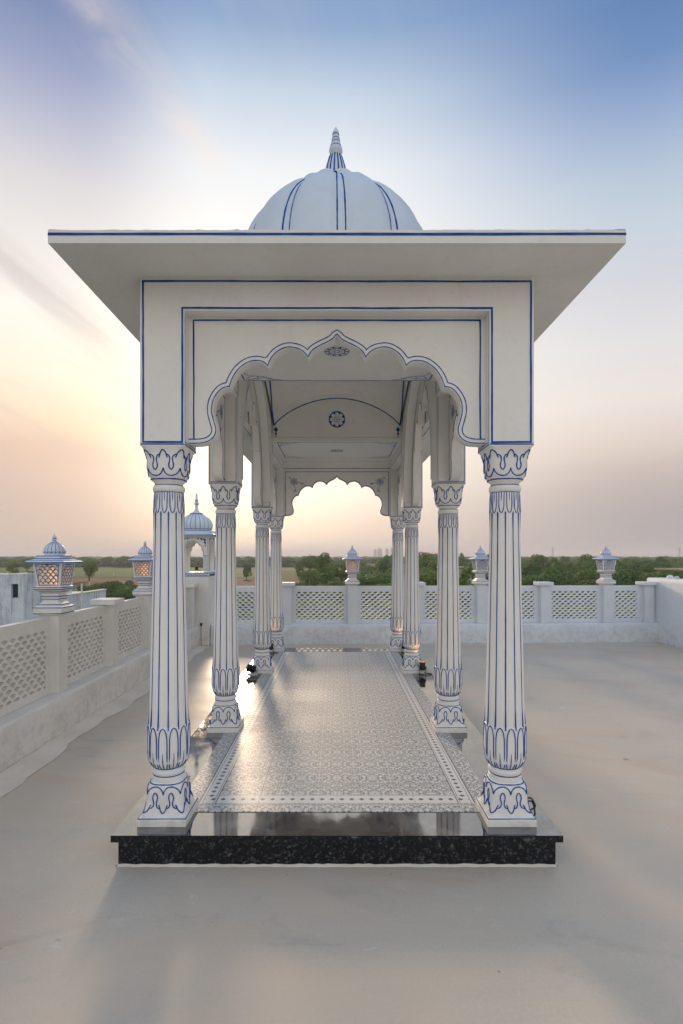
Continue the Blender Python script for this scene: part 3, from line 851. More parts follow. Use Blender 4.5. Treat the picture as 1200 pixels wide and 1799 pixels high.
def wall(label, loc, rz, posts, x_start, x_end, base_front=.05):
    """local x along the wall, local -y faces the terrace; posts = list of (x, kind)"""
    t = thing('parapet_wall', label, 'wall', loc, rz)
    bb = MB(); k = int((x_end-x_start)/.15); rr = random.Random(int(abs(x_start)*10)+3)
    ring = []
    for i in range(k+1):
        x = x_start+(x_end-x_start)*i/k
        for (y, z) in ((-.15+.004*rr.uniform(-1, 1), .001), (-.148+.005*rr.uniform(-1, 1), .18), (-.146, .33), (-.130, .352+rr.uniform(-.003, .002)), (-.09, .359), (.15, .359), (.15, .001)):
            ring.append((x, y, z))
    fs = [(i*7+j, (i+1)*7+j, (i+1)*7+(j+1) % 7, i*7+(j+1) % 7) for i in range(k) for j in range(7)]
    fs += [tuple(range(7)), tuple(range(k*7, k*7+7))]
    bb.add(ring, fs, 0, True); bb.build('wall_base', ['wall'], t)
    for x, kind in posts:
        if kind == 'L': obj('post', lpost_me, t, (x, 0, 0), bevel=.006)
        else:
            p = obj('post', post_me, t, (x, 0, 0), bevel=.006); obj('cap', cap_m, p, (0, -.0, 1.056), bevel=.008)
    return t
# left wall: x local = world y ; facing +X  -> rz=90deg
LX = -2.60
lw = wall('long white lattice parapet wall running away along the left side of the terrace', (LX, 0, 0), pi/2,
          [(-1.0, 'S'), (.25, 'L'), (1.42, 'S'), (2.60, 'L'), (3.78, 'S'), (4.96, 'L'), (6.13, 'S'), (7.30, 'L'), (8.43, 'S'), (9.46, 'S')], -5.0, 9.64)
lm = lattice_mesh(1.0, .84, .034)
for a_, b_ in ((2.60, 3.78), (3.78, 4.96), (4.96, 6.13), (6.13, 7.30), (7.30, 8.43), (8.43, 9.46), (1.42, 2.60), (.25, 1.42), (-1.0, .25)):
    o = obj('lattice_panel', lm, lw, ((a_+b_)/2, .02, 0)); o.scale.x = (b_-a_-.155)/1.0
# back wall
bw = thing('placeholder', '', ''); bpy.data.objects.remove(bw)
AB = atan2(.34, 8.3)
bw = wall('white lattice parapet wall across the far end of the terrace', (-2.3, 9.87, 0), AB,
          [(1.39, 'S'), (2.585, 'L'), (3.78, 'S'), (4.975, 'L'), (6.17, 'S'), (7.365, 'L'), (8.15, 'S')], 0.02, 8.42)
lm2 = lattice_mesh(1.04, .872, .014)
xs = [.20, 1.39, 2.585, 3.78, 4.975, 6.17, 7.365]
for a_, b_ in zip(xs, xs[1:]):
    o = obj('lattice_panel', lm2, bw, ((a_+b_)/2, .02, 0)); o.scale.x = (b_-a_-.155)/1.04
lm3 = lattice_mesh(.63, .44, .014); obj('lattice_panel', lm3, bw, ((7.365+8.15)/2, .02, 0))
bx('wall_end', ['wall'], bw, (8.236, 8.42, -.05, .09, .36, 1.05), .005)
def bwp(x, y=0, z=0): return (-2.3+x*cos(AB)-y*sin(AB), 9.87+x*sin(AB)+y*cos(AB), z)
# right wall, rounded top
rw = MB()
pr = [(5.97, .001), (5.97, 1.10), (5.975, 1.155), (5.99, 1.178), (6.02, 1.185), (6.28, 1.185), (6.31, 1.17), (6.32, 1.14), (6.32, .001)]
ny = 31; vs = []
for i in range(ny+1):
    y = -5.0+(10.43+5.0)*i/ny
    for x, z in pr: vs.append((x+.004*sin(i*1.7)*(1 if x < 6 else 0), y, z+(.004*sin(i*.9) if z > 1 else 0)))
k = len(pr)
rw.add(vs, [(i*k+j, (i+1)*k+j, (i+1)*k+j+1, i*k+j+1) for i in range(ny) for j in range(k-1)]+[tuple(range(k)), tuple(range(ny*k, ny*k+k))], 0, True)
rwo = rw.build('solid_wall', ['wall'], sharp=40)
tag(rwo, 'tall plain white wall with rounded top closing the right side of the terrace', 'wall')
rear = bx('rear_wall', ['wall'], None, (-2.75, 6.32, -5.3, -5.02, .001, 1.1))
tag(rear, 'plain white wall behind the photographer', 'wall')
# rough cement strip at the foot of the left wall
fb = MB(); rr = random.Random(5); vs = []; K = 120
for i in range(K+1):
    y = -4.5+14.0*i/K; w_ = .20+.03*sin(i*.37)+.02*sin(i*1.1)+rr.uniform(-.012, .012)
    vs += [(-2.447, y, .004), (-2.447, y, .022+rr.uniform(-.004, .004)), (-2.447+w_*.6, y, .010), (-2.447+w_, y, .0035)]
fb.add(vs, [(i*4+j, (i+1)*4+j, (i+1)*4+j+1, i*4+j+1) for i in range(K) for j in range(3)], 0, True)
struct(fb.build('cement_fillet', ['fillet'], recalc=False))
for (px, py, r) in ((6.16, 10.0, .058), (6.13, 9.75, .045)):
    t = thing('bulkhead_light', 'small white rounded fitting on top of the right wall nearest the far corner' if r > .05 else 'smaller grey rounded fitting on the right wall, second from the far corner', 'light fitting', (px, py, 1.186), 0, 'fittings on the right wall')
    MB().surf(lambda th, z: (r*1.1*sin(th), -r*1.1*cos(th), z), [0.001, .012], 20).build('base', ['greyplastic' if r < .05 else 'wall'], t)
    MB().surf(lambda th, z, r=r: (r*sqrt(max(.0, 1-((z-.012)/r)**2))*sin(th), -r*sqrt(max(.0, 1-((z-.012)/r)**2))*cos(th), z), [.012+r*i/6*.98 for i in range(7)], 20).build('cover', ['greyplastic' if r < .05 else 'wall'], t)

def recolour(o, a, b):
    for q in [o]+[c for c in bpy.data.objects if c.parent is o or (c.parent and c.parent.parent is o)]:
        if q.type == 'MESH' and any(m is M[a] for m in q.data.materials):
            key = q.data.name+'_cool'; me_ = bpy.data.meshes.get(key)
            if me_ is None:
                me_ = q.data.copy(); me_.name = key
                for k_ in range(len(me_.materials)):
                    if me_.materials[k_] is M[a]: me_.materials[k_] = M[b]
            q.data = me_
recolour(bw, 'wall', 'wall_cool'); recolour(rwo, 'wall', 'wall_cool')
# ------------------------------------------------------------------ lanterns on the lamp posts
def frustums(b, tab, m=0, lines=(), lr=.0042):
    sg = [(-1, -1), (1, -1), (1, 1), (-1, 1)]
    vs = [(sx*w, sy*w, z) for z, w in tab for sx, sy in sg]
    fs = [(i*4+k, i*4+(k+1) % 4, (i+1)*4+(k+1) % 4, (i+1)*4+k) for i in range(len(tab)-1) for k in range(4)]
    fs += [(3, 2, 1, 0), tuple(range(len(vs)-4, len(vs)))]
    b.add(vs, fs, m)
    for z, w in lines: b.tube([(sx*w, sy*w, z) for sx, sy in sg], lr, 1, 4, True)
def ribbed(b, prof, ribs, lr, zline=None, amp=.06):
    def fn(th, z, g=0):
        r = interp(prof, z); k = abs(cos(ribs/2*th)); r = r*(1-amp*(1-min(1, k*1.5)))+g
        return (r*sin(th), -r*cos(th), z)
    b.surf(fn, [p[0] for p in prof], ribs*6)
    zz = [p[0] for p in prof]
    for k in range(ribs):
        t = 2*pi*(k+.5)/ribs
        b.tube([fn(t, z, .0005) for z in zz if z >= (zline or zz[0])], lr, 1, 4)
        if zline:
            q = [fn(t+2*pi/ribs*u, zline+(.012*abs(sin(pi*u))**.7)*(1 if amp < .07 else 1), .001) for u in (0, .15, .3, .5, .7, .85, 1)]
            b.tube(q, lr, 1, 4)
BW0, BW1, BZ0, BZ1 = .103, .129, .258, .462
def jali():
    holes = []; arcs = []
    p, q = .047, .027
    row = 0; v = .022
    H = BZ1-BZ0
    while v < H-.02:
        off = 0 if row % 2 else .5
        for k in range(-3, 4):
            u = (k+off)*p
            hwv = .085*min(1, sqrt(max(0, 1-max(0, (v-.075)/(H-.088))**2)))
            lim = (BW0+(BW1-BW0)*v/H)-.024
            if abs(u) < min(hwv, lim-.008)+.002:
                holes.append([(u+.0108*cos(2*pi*i/8), v+.0108*sin(2*pi*i/8)) for i in range(8)])
            if abs(u) < min(hwv+.006, lim):
                arcs.append([(u+.0235*cos(pi*i/8), v+.0235*sin(pi*i/8)-.003) for i in range(9)])
        v += q; row += 1
    def mp(off):
        def f(u, v):
            w = BW0+(BW1-BW0)*v/H
            return (u, -w+off, BZ0+v)
        return f
    b = MB()
    e = .0095
    b.plate([(-BW0+e, 0), (BW0-e, 0), (BW1-e, H), (-BW1+e, H)], holes, mp(0.001), mp(.010))
    o = mp(-.0012)
    fr = .020
    b.strip([(-BW0+fr, .008), (BW0-fr, .008), (BW1-fr-.003, H-.008), (-BW1+fr+.003, H-.008)], .005, o, 1, closed=True)
    for a in arcs:
        lim = lambda v: (BW0+(BW1-BW0)*v/H)-.022
        a = [(max(-lim(v), min(lim(v), u)), max(.01, min(H-.01, v))) for u, v in a]
        b.strip(a, .0050, o, 1)
    b.strip(crom([(-.088, .06), (-.085, .10), (-.06, .15), (-.03, .175), (0, .19), (.03, .175), (.06, .15), (.085, .10), (.088, .06)], 3), .0042, o, 1)
    for sx in (-1, 1): b.strip([(sx*.088+.009*cos(2*pi*i/10), H-.024+.009*sin(2*pi*i/10)) for i in range(10)], .0036, o, 1, closed=True)
    return b.mesh('lattice_screen', ['white', 'blue'])
def lantern_proto(label):
    t = thing('lantern', label, 'lantern', (0, 0, 0), 0, 'domed lanterns on the parapet posts')
    b = MB()
    frustums(b, [(0, .115), (.014, .122), (.063, .127), (.075, .112), (.113, .074), (.116, .070), (.138, .070), (.141, .077), (.160, .080), (.163, .072), (.182, .070), (.205, .088), (.214, .108), (.226, .123), (.244, .123), (.2575, .108)],
             lines=[(.012, .1225), (.064, .1275), (.09, .101), (.1395, .076), (.1615, .0805), (.205, .0885), (.228, .124), (.244, .1235)])
    b.build('pedestal', ['white', 'blue'], t)
    jm = jali()
    for k in range(4): obj('lattice_screen', jm, t, (0, 0, 0), k*pi/2)
    e = .010
    cb_ = MB().add([((w-g*e*2), (w-h*e*2), z) for z, w in ((BZ0, BW0), (BZ1, BW1)) for g, h in ((0, 0), (1, 0), (1, 1), (0, 1))],
                   [(0, 1, 5, 4), (1, 2, 6, 5), (2, 3, 7, 6), (3, 0, 4, 7), (0, 3, 2, 1), (4, 5, 6, 7)]).mesh('corner_post', ['white'])
    for k in range(4): obj('corner_post', cb_, t, (0, 0, 0), k*pi/2)
    b = MB()
    frustums(b, [(.4625, .150), (.468, .175), (.475, .178), (.492, .150), (.500, .118), (.504, .108), (.530, .104), (.536, .098)], lines=[(.4705, .1775), (.489, .155), (.505, .109), (.528, .105)])
    b.build('eave', ['white_skytint', 'blue'], t)
    b = MB()
    ribbed(b, [(.536, .080), (.545, .085), (.555, .090), (.575, .093), (.60, .088), (.625, .070), (.64, .050), (.65, .032), (.656, .022)], 16, .0026, .553)
    b.build('dome', ['white_skytint', 'blue'], t)
    fp2 = [(.654, .020), (.664, .017), (.672, .019), (.680, .015), (.69, .018), (.70, .018), (.715, .012), (.732, .002)]
    b = MB().surf(lambda th, z: (interp(fp2, z)*sin(th), -interp(fp2, z)*cos(th), z), [p[0] for p in fp2], 16)
    for z in (.672, .690): b.tube([((interp(fp2, z)+.001)*sin(2*pi*k/16), (interp(fp2, z)+.001)*cos(2*pi*k/16), z) for k in range(16)], .0022, 1, 4, True)
    b.build('finial', ['white_skytint', 'blue'], t)
    return t
def bulb(t, m, light):
    b = MB().surf(lambda th, z: (.052*sqrt(max(0.02, 1-((z-.345)/.085)**2))*sin(th), -.052*sqrt(max(0.02, 1-((z-.345)/.085)**2))*cos(th), z), [.262+.166*i/10 for i in range(11)], 20)
    b.build('bulb', [m], t)
    if light:
        l = bpy.data.lights.new('lantern_glow', 'POINT'); l.energy = light; l.color = (1, .42, .10); l.shadow_soft_size = .05
        o = bpy.data.objects.new('lantern_glow', l); COL.objects.link(o); o.parent = t; o.location = (0, 0, .438)
lan0 = lantern_proto('lit lantern nearest the camera on the left parapet, amber light in its lattice')
spots = [((LX+.01, 4.96, 1.073), 0, 'lit lantern nearest the camera on the left parapet, amber light in its lattice', 'amber', .12),
         ((LX+.01, 7.30, 1.073), 0, 'lit lantern on the left parapet just left of the near left column', 'amber', .12),
         (bwp(2.585, 0, 1.073), AB, 'faintly lit lantern on the far parapet framed by the arch', 'amberdim', .04),
         (bwp(4.975, 0, 1.073), AB, 'unlit lantern on the far parapet beside the near right column', 'frosted', 0),
         (bwp(7.365, 0, 1.073), AB, 'unlit lantern on the far parapet closest to the right wall', 'frosted', 0)]
trees_ = []
for i in range(1, 5): trees_.append(copy_tree(lan0))
for t, (loc, rz, lab, bmn, le) in zip([lan0]+trees_, spots):
    t.location = loc; t.rotation_euler = (0, 0, rz); t['label'] = lab; bulb(t, bmn, le)

# ------------------------------------------------------------------ corner chhatri
ch = thing('corner_turret', 'small domed white and blue turret standing on a square pillar in the far left corner', 'turret', (-2.575, 9.92, 0), R(1))
bx('pillar', ['wall'], ch, (-.285, .285, -.285, .285, .001, 1.235), .008)
b = MB(); frustums(b, [(1.236, .285), (1.245, .290), (1.285, .292), (1.300, .305), (1.312, .305)], lines=[(1.245, .2915), (1.300, .306)], lr=.0035)
for k in range(4):
    m3 = Matrix.Rotation(k*pi/2, 3, 'Z')
    for i in range(7):
        u0 = -.225+i*.075
        b.tube([tuple(m3 @ Vector((u0+.028*cos(a), -.294, 1.280+.030*sin(a)))) for a in [pi+pi*j/8 for j in range(9)]], .0038, 1, 4)
b.build('floor_band', ['white_skytint', 'blue'], ch)
def foil(hw, z0, zs, za, n=7):
    """opening outline: straight jambs then n lobes to an apex"""
    pts = [(-hw, z0), (-hw, zs)]
    A = [pi-pi*i/n for i in range(n+1)]
    for i in range(n):
        a0, a1 = A[i], A[i+1]
        for j in range(1, 6):
            t = j/5; a_ = a0+(a1-a0)*t; bul = 1+.10*sin(pi*t)
            rx = hw*.90*bul; rz_ = (za-zs)*bul*.93
            pts.append((rx*cos(a_), zs+rz_*sin(a_)))
    pts += [(hw, zs), (hw, z0)]
    return pts
def chh_panel(w):
    b = MB(); op = foil(.185, 1.3125, 1.60, 1.86)
    b.plate([(-w, 1.3125)]+op+[(w, 1.3125), (w, 1.955), (-w, 1.955)], [], lambda u, v: (u, -.025, v), lambda u, v: (u, .025, v))
    o = lambda u, v: (u, -.0265, v)
    b.strip([(p[0]*1.1, p[1]+.012) for p in op[1:-1]], .007, o, 1)
    b.strip([(-w+.012, 1.33), (-w+.012, 1.925), (w-.012, 1.925), (w-.012, 1.33)], .006, o, 1)
    for sx in (-1, 1):
        for k, (u, v, r) in enumerate(((.205, 1.885, .030), (.15, 1.90, .020), (.215, 1.83, .022), (.09, 1.91, .014), (.22, 1.78, .013))):
            b.strip([(sx*(u-r), v+r*.6), (sx*(u+r*.5), v+r*.3), (sx*(u+r*.2), v-r)], r*.9, o, 1)
        b.strip([(sx*.218, 1.60), (sx*.218, 1.40)], .016, o, 2); b.strip([(sx*.195, 1.605), (sx*.25, 1.605)], .010, o, 1); b.strip([(sx*.195, 1.36), (sx*.25, 1.36)], .010, o, 1)
        b.strip([(sx*.200, 1.59), (sx*.200, 1.37)], .004, o, 1); b.strip([(sx*.238, 1.59), (sx*.238, 1.37)], .004, o, 1)
    return b.mesh('arch_panel', ['white', 'blue', 'paleblue'])
cpm = chh_panel(.279); cpm2 = chh_panel(.229)
for k in range(4):
    m3 = Matrix.Rotation(k*pi/2, 3, 'Z'); loc = m3 @ Vector((0, -.254, 0))
    obj('arch_panel', cpm if k % 2 == 0 else cpm2, ch, loc, k*pi/2)
b = MB(); frustums(b, [(1.9555, .300), (1.962, .36), (1.972, .385), (1.985, .385), (2.012, .345), (2.018, .315), (2.050, .305), (2.056, .290)], lines=[(1.978, .386), (2.008, .350), (2.050, .306)], lr=.005)
b.build('eave', ['white_skytint', 'blue'], ch)
b = MB(); ribbed(b, [(2.056, .245), (2.07, .262), (2.10, .282), (2.15, .293), (2.20, .289), (2.25, .268), (2.29, .235), (2.33, .185), (2.36, .13), (2.385, .07)], 20, .0045, 2.085)
b.build('dome', ['white_skytint', 'blue'], ch)
fp3 = [(2.366, .10), (2.374, .118), (2.384, .112), (2.405, .070), (2.43, .042), (2.47, .028), (2.53, .024), (2.545, .034), (2.565, .046), (2.58, .040), (2.586, .028), (2.60, .030), (2.612, .026), (2.618, .032), (2.63, .026), (2.645, .022), (2.69, .016), (2.72, .019), (2.74, .010), (2.765, .002)]
b = MB().surf(lambda th, z: (interp(fp3, z)*sin(th), -interp(fp3, z)*cos(th), z), [p[0] for p in fp3], 24)
for z in (2.376, 2.545, 2.586, 2.618): b.tube([((interp(fp3, z)+.001)*sin(2*pi*k/20), (interp(fp3, z)+.001)*cos(2*pi*k/20), z) for k in range(20)], .0045, 1, 4, True)
b.build('finial', ['white_skytint', 'blue'], ch)

# ------------------------------------------------------------------ floodlights
def uplight(label, loc, tilt=0, lean=0, energy=1.2, sc=1.0, beam=None):
    t = thing('spotlight', label, 'spotlight', loc, lean, 'black garden spotlights')
    b = MB()
    P = [(.052, .026), (.056, .031), (.07, .033), (.135, .034), (.140, .038), (.148, .038)]
    b.surf(lambda th, z: (sc*interp(P, z)*sin(th), -sc*interp(P, z)*cos(th), z*sc), [p[0] for p in P], 20)
    for k in range(8):
        a = 2*pi*k/8; b.add([(sc*.031*cos(a+q), sc*.031*sin(a+q), z*sc) for z in (.06, .09) for q in (-.08, .08)]+[(sc*.040*cos(a+q), sc*.040*sin(a+q), z*sc) for z in (.06, .09) for q in (-.08, .08)],
                            [(0, 1, 3, 2), (4, 6, 7, 5), (0, 4, 5, 1), (2, 3, 7, 6), (0, 2, 6, 4), (1, 5, 7, 3)])
    h = b.build('housing', ['black'], t); h.rotation_euler = (tilt, 0, 0)
    ln = MB().surf(lambda th, z: (sc*.032*sin(th), -sc*.032*cos(th), z*sc), [.1482, .150], 20).build('lens', ['amber' if energy else 'frosted'], h)
    b = MB().box(-.040*sc, -.035*sc, -.008*sc, .008*sc, 0.002, .10*sc).box(.035*sc, .040*sc, -.008*sc, .008*sc, 0.002, .10*sc).box(-.045*sc, .045*sc, -.03*sc, .03*sc, 0.001, .006)
    b.build('bracket', ['black'], t)
    b = MB().tube([(.03*sc, .01, .03), (.06, .0, .012), (.095, -.015, .006), (.11, .01, .006), (.085, .035, .006), (.05, .05, .006)], .004, 0, 6)
    b.build('cable', ['cable'], t)
    if energy:
        l = bpy.data.lights.new('spot_beam', 'SPOT'); l.energy = energy; l.color = (1, .50, .16); l.spot_size = R(75); l.spot_blend = .8; l.shadow_soft_size = .02
        o = bpy.data.objects.new('spot_beam', l); COL.objects.link(o); o.parent = t; o.location = (0, 0, .16*sc)
        dv = Vector(beam or (0, 0, 1)); o.rotation_euler = dv.to_track_quat('-Z', 'Y').to_euler()
    return t
uplight('lit black spotlight beside the third right column', (1.035, 6.53, ZP), R(-8), 0, 1.3, 1.0, (-.22, .35, 1))
uplight('lit black spotlight behind the third right column, at the foot of the rearmost right column', (1.0, 8.02, ZP), R(-10), 0, 1.3, 1.0, (-.12, .35, 1))
uplight('lit black spotlight half hidden between the two rearmost left columns', (-.97, 7.93, ZP), R(-10), 0, 1.3, 1.0, (.08, .4, 1))
uplight('small lit black spotlight standing inside the corner turret', (-2.52, 9.72, 1.3125), 0, 0, .5, .72, (0, .1, 1))
uplight('black spotlight hidden behind the second right column', (1.00, 4.70, ZP), 0, 0, 1.0, .8, (-.3, -.7, 1))
# toppled floodlight left of the third left column
t = thing('floodlight', 'unlit black floodlight lying tilted beside the third left column', 'floodlight', (-1.035, 6.52, ZP), R(20))
h = bx('housing', ['black'], t, (-.055, .055, -.03, .03, -.035, .035), .005); h.location = (0, 0, .075); h.rotation_euler = (R(35), R(22), 0)
bx('lens', ['frosted'], h, (-.045, .045, .0302, .033, -.027, .027), .001)
for i in range(5): bx('fin', ['black'], h, (-.045+i*.02, -.040+i*.02, -.040, -.0302, -.03, .03), 0)
MB().tube([(-.06, 0, .075), (-.062, .0, .03), (-.04, 0, .006), (.04, 0, .006), (.062, 0, .03), (.06, 0, .075)], .004, 0, 6).build('bracket', ['black'], t)
cb = MB().tube([(.055*cos(a)+.0, .05*sin(a)-.03, .012+.0007*i) for i, a in enumerate([2*pi*j/16 for j in range(36)])], .006, 0, 6)
tag(cb.build('cable_coil', ['greyplastic'], None, (-1.005, 6.46, ZP)), 'grey cable coiled on the plinth under the tilted floodlight', 'cable')
for lab, pts in (('black cable looping out behind the near right column', [(1.01, 3.04, .005), (1.045, 3.02, .05), (1.075, 2.99, .075), (1.085, 2.97, .04), (1.078, 2.965, .006), (1.04, 3.03, .03), (1.07, 3.0, .09), (1.095, 2.985, .05), (1.09, 3.04, .005)]),
                 ('black cable beside the second left column', [(-1.05, 4.62, .005), (-1.075, 4.58, .03), (-1.07, 4.55, .05), (-1.06, 4.52, .02), (-1.075, 4.48, .006)])):
    tag(MB().tube([tuple(p) for p in [Vector(q)+Vector((0, 0, ZP)) for q in [Vector(a_) for a_ in crom(pts, 4)]]], .0045, 0, 6).build('cable', ['cable']), lab, 'cable')
# junction bit on the corner pillar
tag(MB().box(-2.43, -2.40, 9.60, 9.632, .36, .41).tube([(-2.415, 9.61, .36), (-2.418, 9.612, .2), (-2.412, 9.612, .02)], .004, 0, 5).build('cable_clip', ['cable']), 'small black cable end on the ledge against the turret pillar', 'cable')

# ------------------------------------------------------------------ neighbouring buildings
def facebox(name, m, parent, x0, x1, y0, y1, z0, z1): return bx(name, [m], parent, (x0, x1, y0, y1, z0, z1), .03)
nb = thing('neighbour_building', 'weathered bluish white flat-roofed building with one dark shuttered window behind the left parapet', 'building', (-18, 27, ZG))
bxx = lambda x0, x1, y0, y1, z0, z1: (x0+18, x1+18, y0-27, y1-27, z0-ZG, z1-ZG)
facew = MB()
wx0, wx1, wz0, wz1 = -15.07, -14.74, -.33, .31
facew.plate([(-26, ZG), (-14.5, ZG), (-14.5, .76), (-26, .76)], [[(wx0, wz0), (wx1, wz0), (wx1, wz1), (wx0, wz1)]], lambda u, v: (u+18, 25-27, v-ZG), lambda u, v: (u+18, 25.25-27, v-ZG)).build('front_wall', ['weathered'], nb)
bx('shutter', ['dark'], nb, bxx(wx0-.05, wx1+.05, 25.16, 25.22, wz0-.05, wz1+.05), 0)
bx('side_wall', ['weathered'], nb, bxx(-14.75, -14.502, 25.252, 29.6, ZG, .75), .02)
bx('roof', ['weathered'], nb, bxx(-26, -14.752, 25.252, 29.6, ZG, .66), .02)
bx('roof_ledge', ['fillet'], nb, bxx(-15.2, -14.52, 25.02, 29.5, .762, .79), .01)
for a in ((-17.2, 25.2), (-15.0, 26.2)): tag(bx('water_pipe', ['black'], None, (a[0], a[0]+.5, a[1], a[1]+.08, .795, .85), .01), 'black pipe lying on the roof edge of the weathered building, %s' % ('left' if a[0] < -16 else 'behind the near lantern'), 'pipe')
nb2 = thing('neighbour_building', 'low weathered grey building with streaked wall seen between the two left lanterns', 'building', (-16, 28, ZG))
b2 = lambda x0, x1, y0, y1, z0, z1: (x0+16, x1+16, y0-28, y1-28, z0-ZG, z1-ZG)
bx('wall', ['weathered'], nb2, b2(-17.5, -14.0, 29.7, 32.2, ZG, -.50), .02)
bx('side_wall', ['weathered'], nb2, b2(-14.0+.002, -13.75, 27.0, 32.2, ZG, -.42), .02)
bx('front_wall', ['weathered'], nb2, b2(-14.49, -14.002, 27.0, 29.69, ZG, -.60), .02)
bx('coping', ['fillet'], nb2, b2(-14.05, -13.70, 26.95, 32.25, -.418, -.36), .01)
tag(MB().tube([(-13.5, 28.6, -2.2), (-13.5, 28.6, .15)], .05, 0, 8).build('vent_pipe', ['wall']), 'thin white upright pipe beside the low grey building', 'pipe')

def house(label, x0, x1, y0, y1, top, m='house', roof='brown', storeys=1, group=None, over=.3):
    t = thing('village_house', label, 'house', ((x0+x1)/2, (y0+y1)/2, ZG), 0, group)
    hx, hy_ = (x1-x0)/2, (y1-y0)/2; H = top-ZG; b = MB()
    n = max(1, int((x1-x0)/3.2)); holes = []
    for s_ in range(storeys):
        for i in range(n):
            cx_ = -hx+(i+.5)*2*hx/n; z = H/storeys*(s_+.55); holes.append([(cx_-.55, z-.6), (cx_+.55, z-.6), (cx_+.55, z+.6), (cx_-.55, z+.6)])
    b.plate([(-hx, 0), (hx, 0), (hx, H), (-hx, H)], holes, lambda u, v: (u, -hy_, v), lambda u, v: (u, -hy_+.3, v))
    b.box(-hx, hx, -hy_+.302, hy_, 0, H); b.build('wall', [m], t)
    for h in holes: bx('window', ['dark'], t, (h[0][0]+.02, h[1][0]-.02, -hy_+.18, -hy_+.25, h[0][1]+.02, h[2][1]-.02), 0)
    bx('roof', [roof], t, (-hx-over, hx+over, -hy_-over, hy_+over, H+.002, H+.22), 0)
    return t
house('whitewashed house with brown flat roof behind the feathery tree right of a column', 16.9, 20.9, 84, 90, -.35)
house('brown multi-storey block rising above the trees left of the second right column', 70, 88, 410, 424, 2.9, 'brown', 'brown', 3)
house('small teal and white house in the trees below the brown block', 52, 56, 300, 306, -1.6, 'teal', 'house')
house('pale low house half hidden by trees below the teal house', 41, 48, 218, 226, -3.0)
house('low pale blue shed among the trees right of the near right column', 82, 87.5, 232, 238, -3.9, 'house', 'house')
house('pinkish low house among trees near the right wall', 156, 161, 268, 275, -3.2, 'house', 'brown')
rh = random.Random(3)
for i in range(9):
    x = -420+i*38+rh.uniform(-8, 8); y = 720+rh.uniform(-60, 120)
    house('tiny distant white house on the left horizon, %s from the left' % ('first', 'second', 'third', 'fourth', 'fifth', 'sixth', 'seventh', 'eighth', 'ninth')[i], x, x+7, y, y+8, ZG+5.5+rh.uniform(0, 3), 'house', 'house', group='distant houses on the left horizon')
for i, (px, hgt, w) in enumerate(((659, 11, 5), (667, 13, 8), (680, 12.5, 5), (688, 13.5, 4))):
    D = 2700; X = (px-592)*D/950
    t = thing('apartment_tower', 'faint grey high-rise tower on the horizon, %s of four' % ['leftmost', 'second from left', 'third from left', 'rightmost'][i], 'tower', (X, D, ZG), 0, 'high-rise towers on the horizon')
    ww = w*D/950/2; bx('wall', ['brown'], t, (-ww, ww, -8, 8, 0, hgt*D/950+8), 0); bx('roof', ['brown'], t, (-ww*.5, ww*.3, -4, 4, hgt*D/950+8.01, hgt*D/950+12), 0)
def pylon(label, x, y, H):
    t = thing('power_pylon', label, 'pylon', (x, y, ZG), 0, 'transmission pylons on the horizon'); b = MB(); r = .28
    for sx in (-1, 1):
        for sy in (-1, 1): b.tube([(sx*3.5, sy*3.5, 0), (sx*1.2, sy*1.2, H*.6), (sx*.5, sy*.5, H)], r, 0, 4)
    for k in range(8):
        z0, z1 = H*k/8, H*(k+1)/8; w0, w1 = 3.5-3*z0/H, 3.5-3*z1/H
        for sy in (-1, 1): b.tube([(-w0, sy*w0, z0), (w1, sy*w1, z1)], r*.6, 0, 4); b.tube([(w0, sy*w0, z0), (-w1, sy*w1, z1)], r*.6, 0, 4)
    b.build('lattice_mast', ['steel'], t)
    for z in (.72, .84, .96): MB().tube([(-5.5, 0, H*z), (0, 0, H*z+1), (5.5, 0, H*z)], r*.9, 0, 4).build('crossarm', ['steel'], t)
pylon('lattice power pylon on the horizon between the near right column and the last lantern', (971-592)*1300/950, 1300, 30)
pylon('lattice power pylon on the horizon at the right edge', (1194-592)*1250/950, 1250, 29)
for lab, px, D, H in (('tall grey utility pole among the trees right of the middle lantern', 632, 120, 6.8), ('pale thin pole in front of the trees left of the middle lantern', 556, 140, 4.0), ('short pale pole in the scrub left of the middle lantern', 544, 138, 3.0)):
    t = thing('utility_pole', lab, 'pole', ((px-592)*D/950, D, ZG)); MB().tube([(0, 0, 0), (0, 0, H)], [.13, .09], 0, 6).build('shaft', ['steel'], t); MB().tube([(-.5, 0, H-.3), (.5, 0, H-.3)], .05, 0, 4).build('crossarm', ['steel'], t)
fe = thing('field_fence', 'row of white posts and wires along the near edge of the green field', 'fence', (-90, 228, ZG))
fpm = MB().box(-.12, .12, -.12, .12, 0, 1.9).mesh('fence_post', ['house'])
for i in range(22): obj('fence_post', fpm, fe, (-60+i*5.6, -.3*i*.1, 0))
MB().tube([(-60, 0, 1.5), (58, -.6, 1.5)], .03, 0, 3).tube([(-60, 0, .9), (58, -.6, .9)], .03, 0, 3).build('wire', ['steel'], fe)
fe = thing('field_fence', 'row of pale posts at the edge of the brown soil near the low grey building', 'fence', (-45, 143, ZG))
for i in range(12): obj('fence_post', fpm, fe, (-25+i*4.6, 0, 0))
MB().tube([(-25, 0, 1.4), (26, 0, 1.4)], .03, 0, 3).build('wire', ['steel'], fe)
aw = thing('canopy', 'flat sheet canopy on a thin post beyond the right wall at the right edge', 'canopy', (9.9, 14.3, ZG))
bx('roof', ['brown'], aw, (-1.05, 1.6, -.8, .8, 8.22, 8.27), .01)
for x in (-.55, 1.4): MB().tube([(x, 0, 0), (x, 0, 8.219)], .035, 0, 8).build('post', ['steel'], aw)

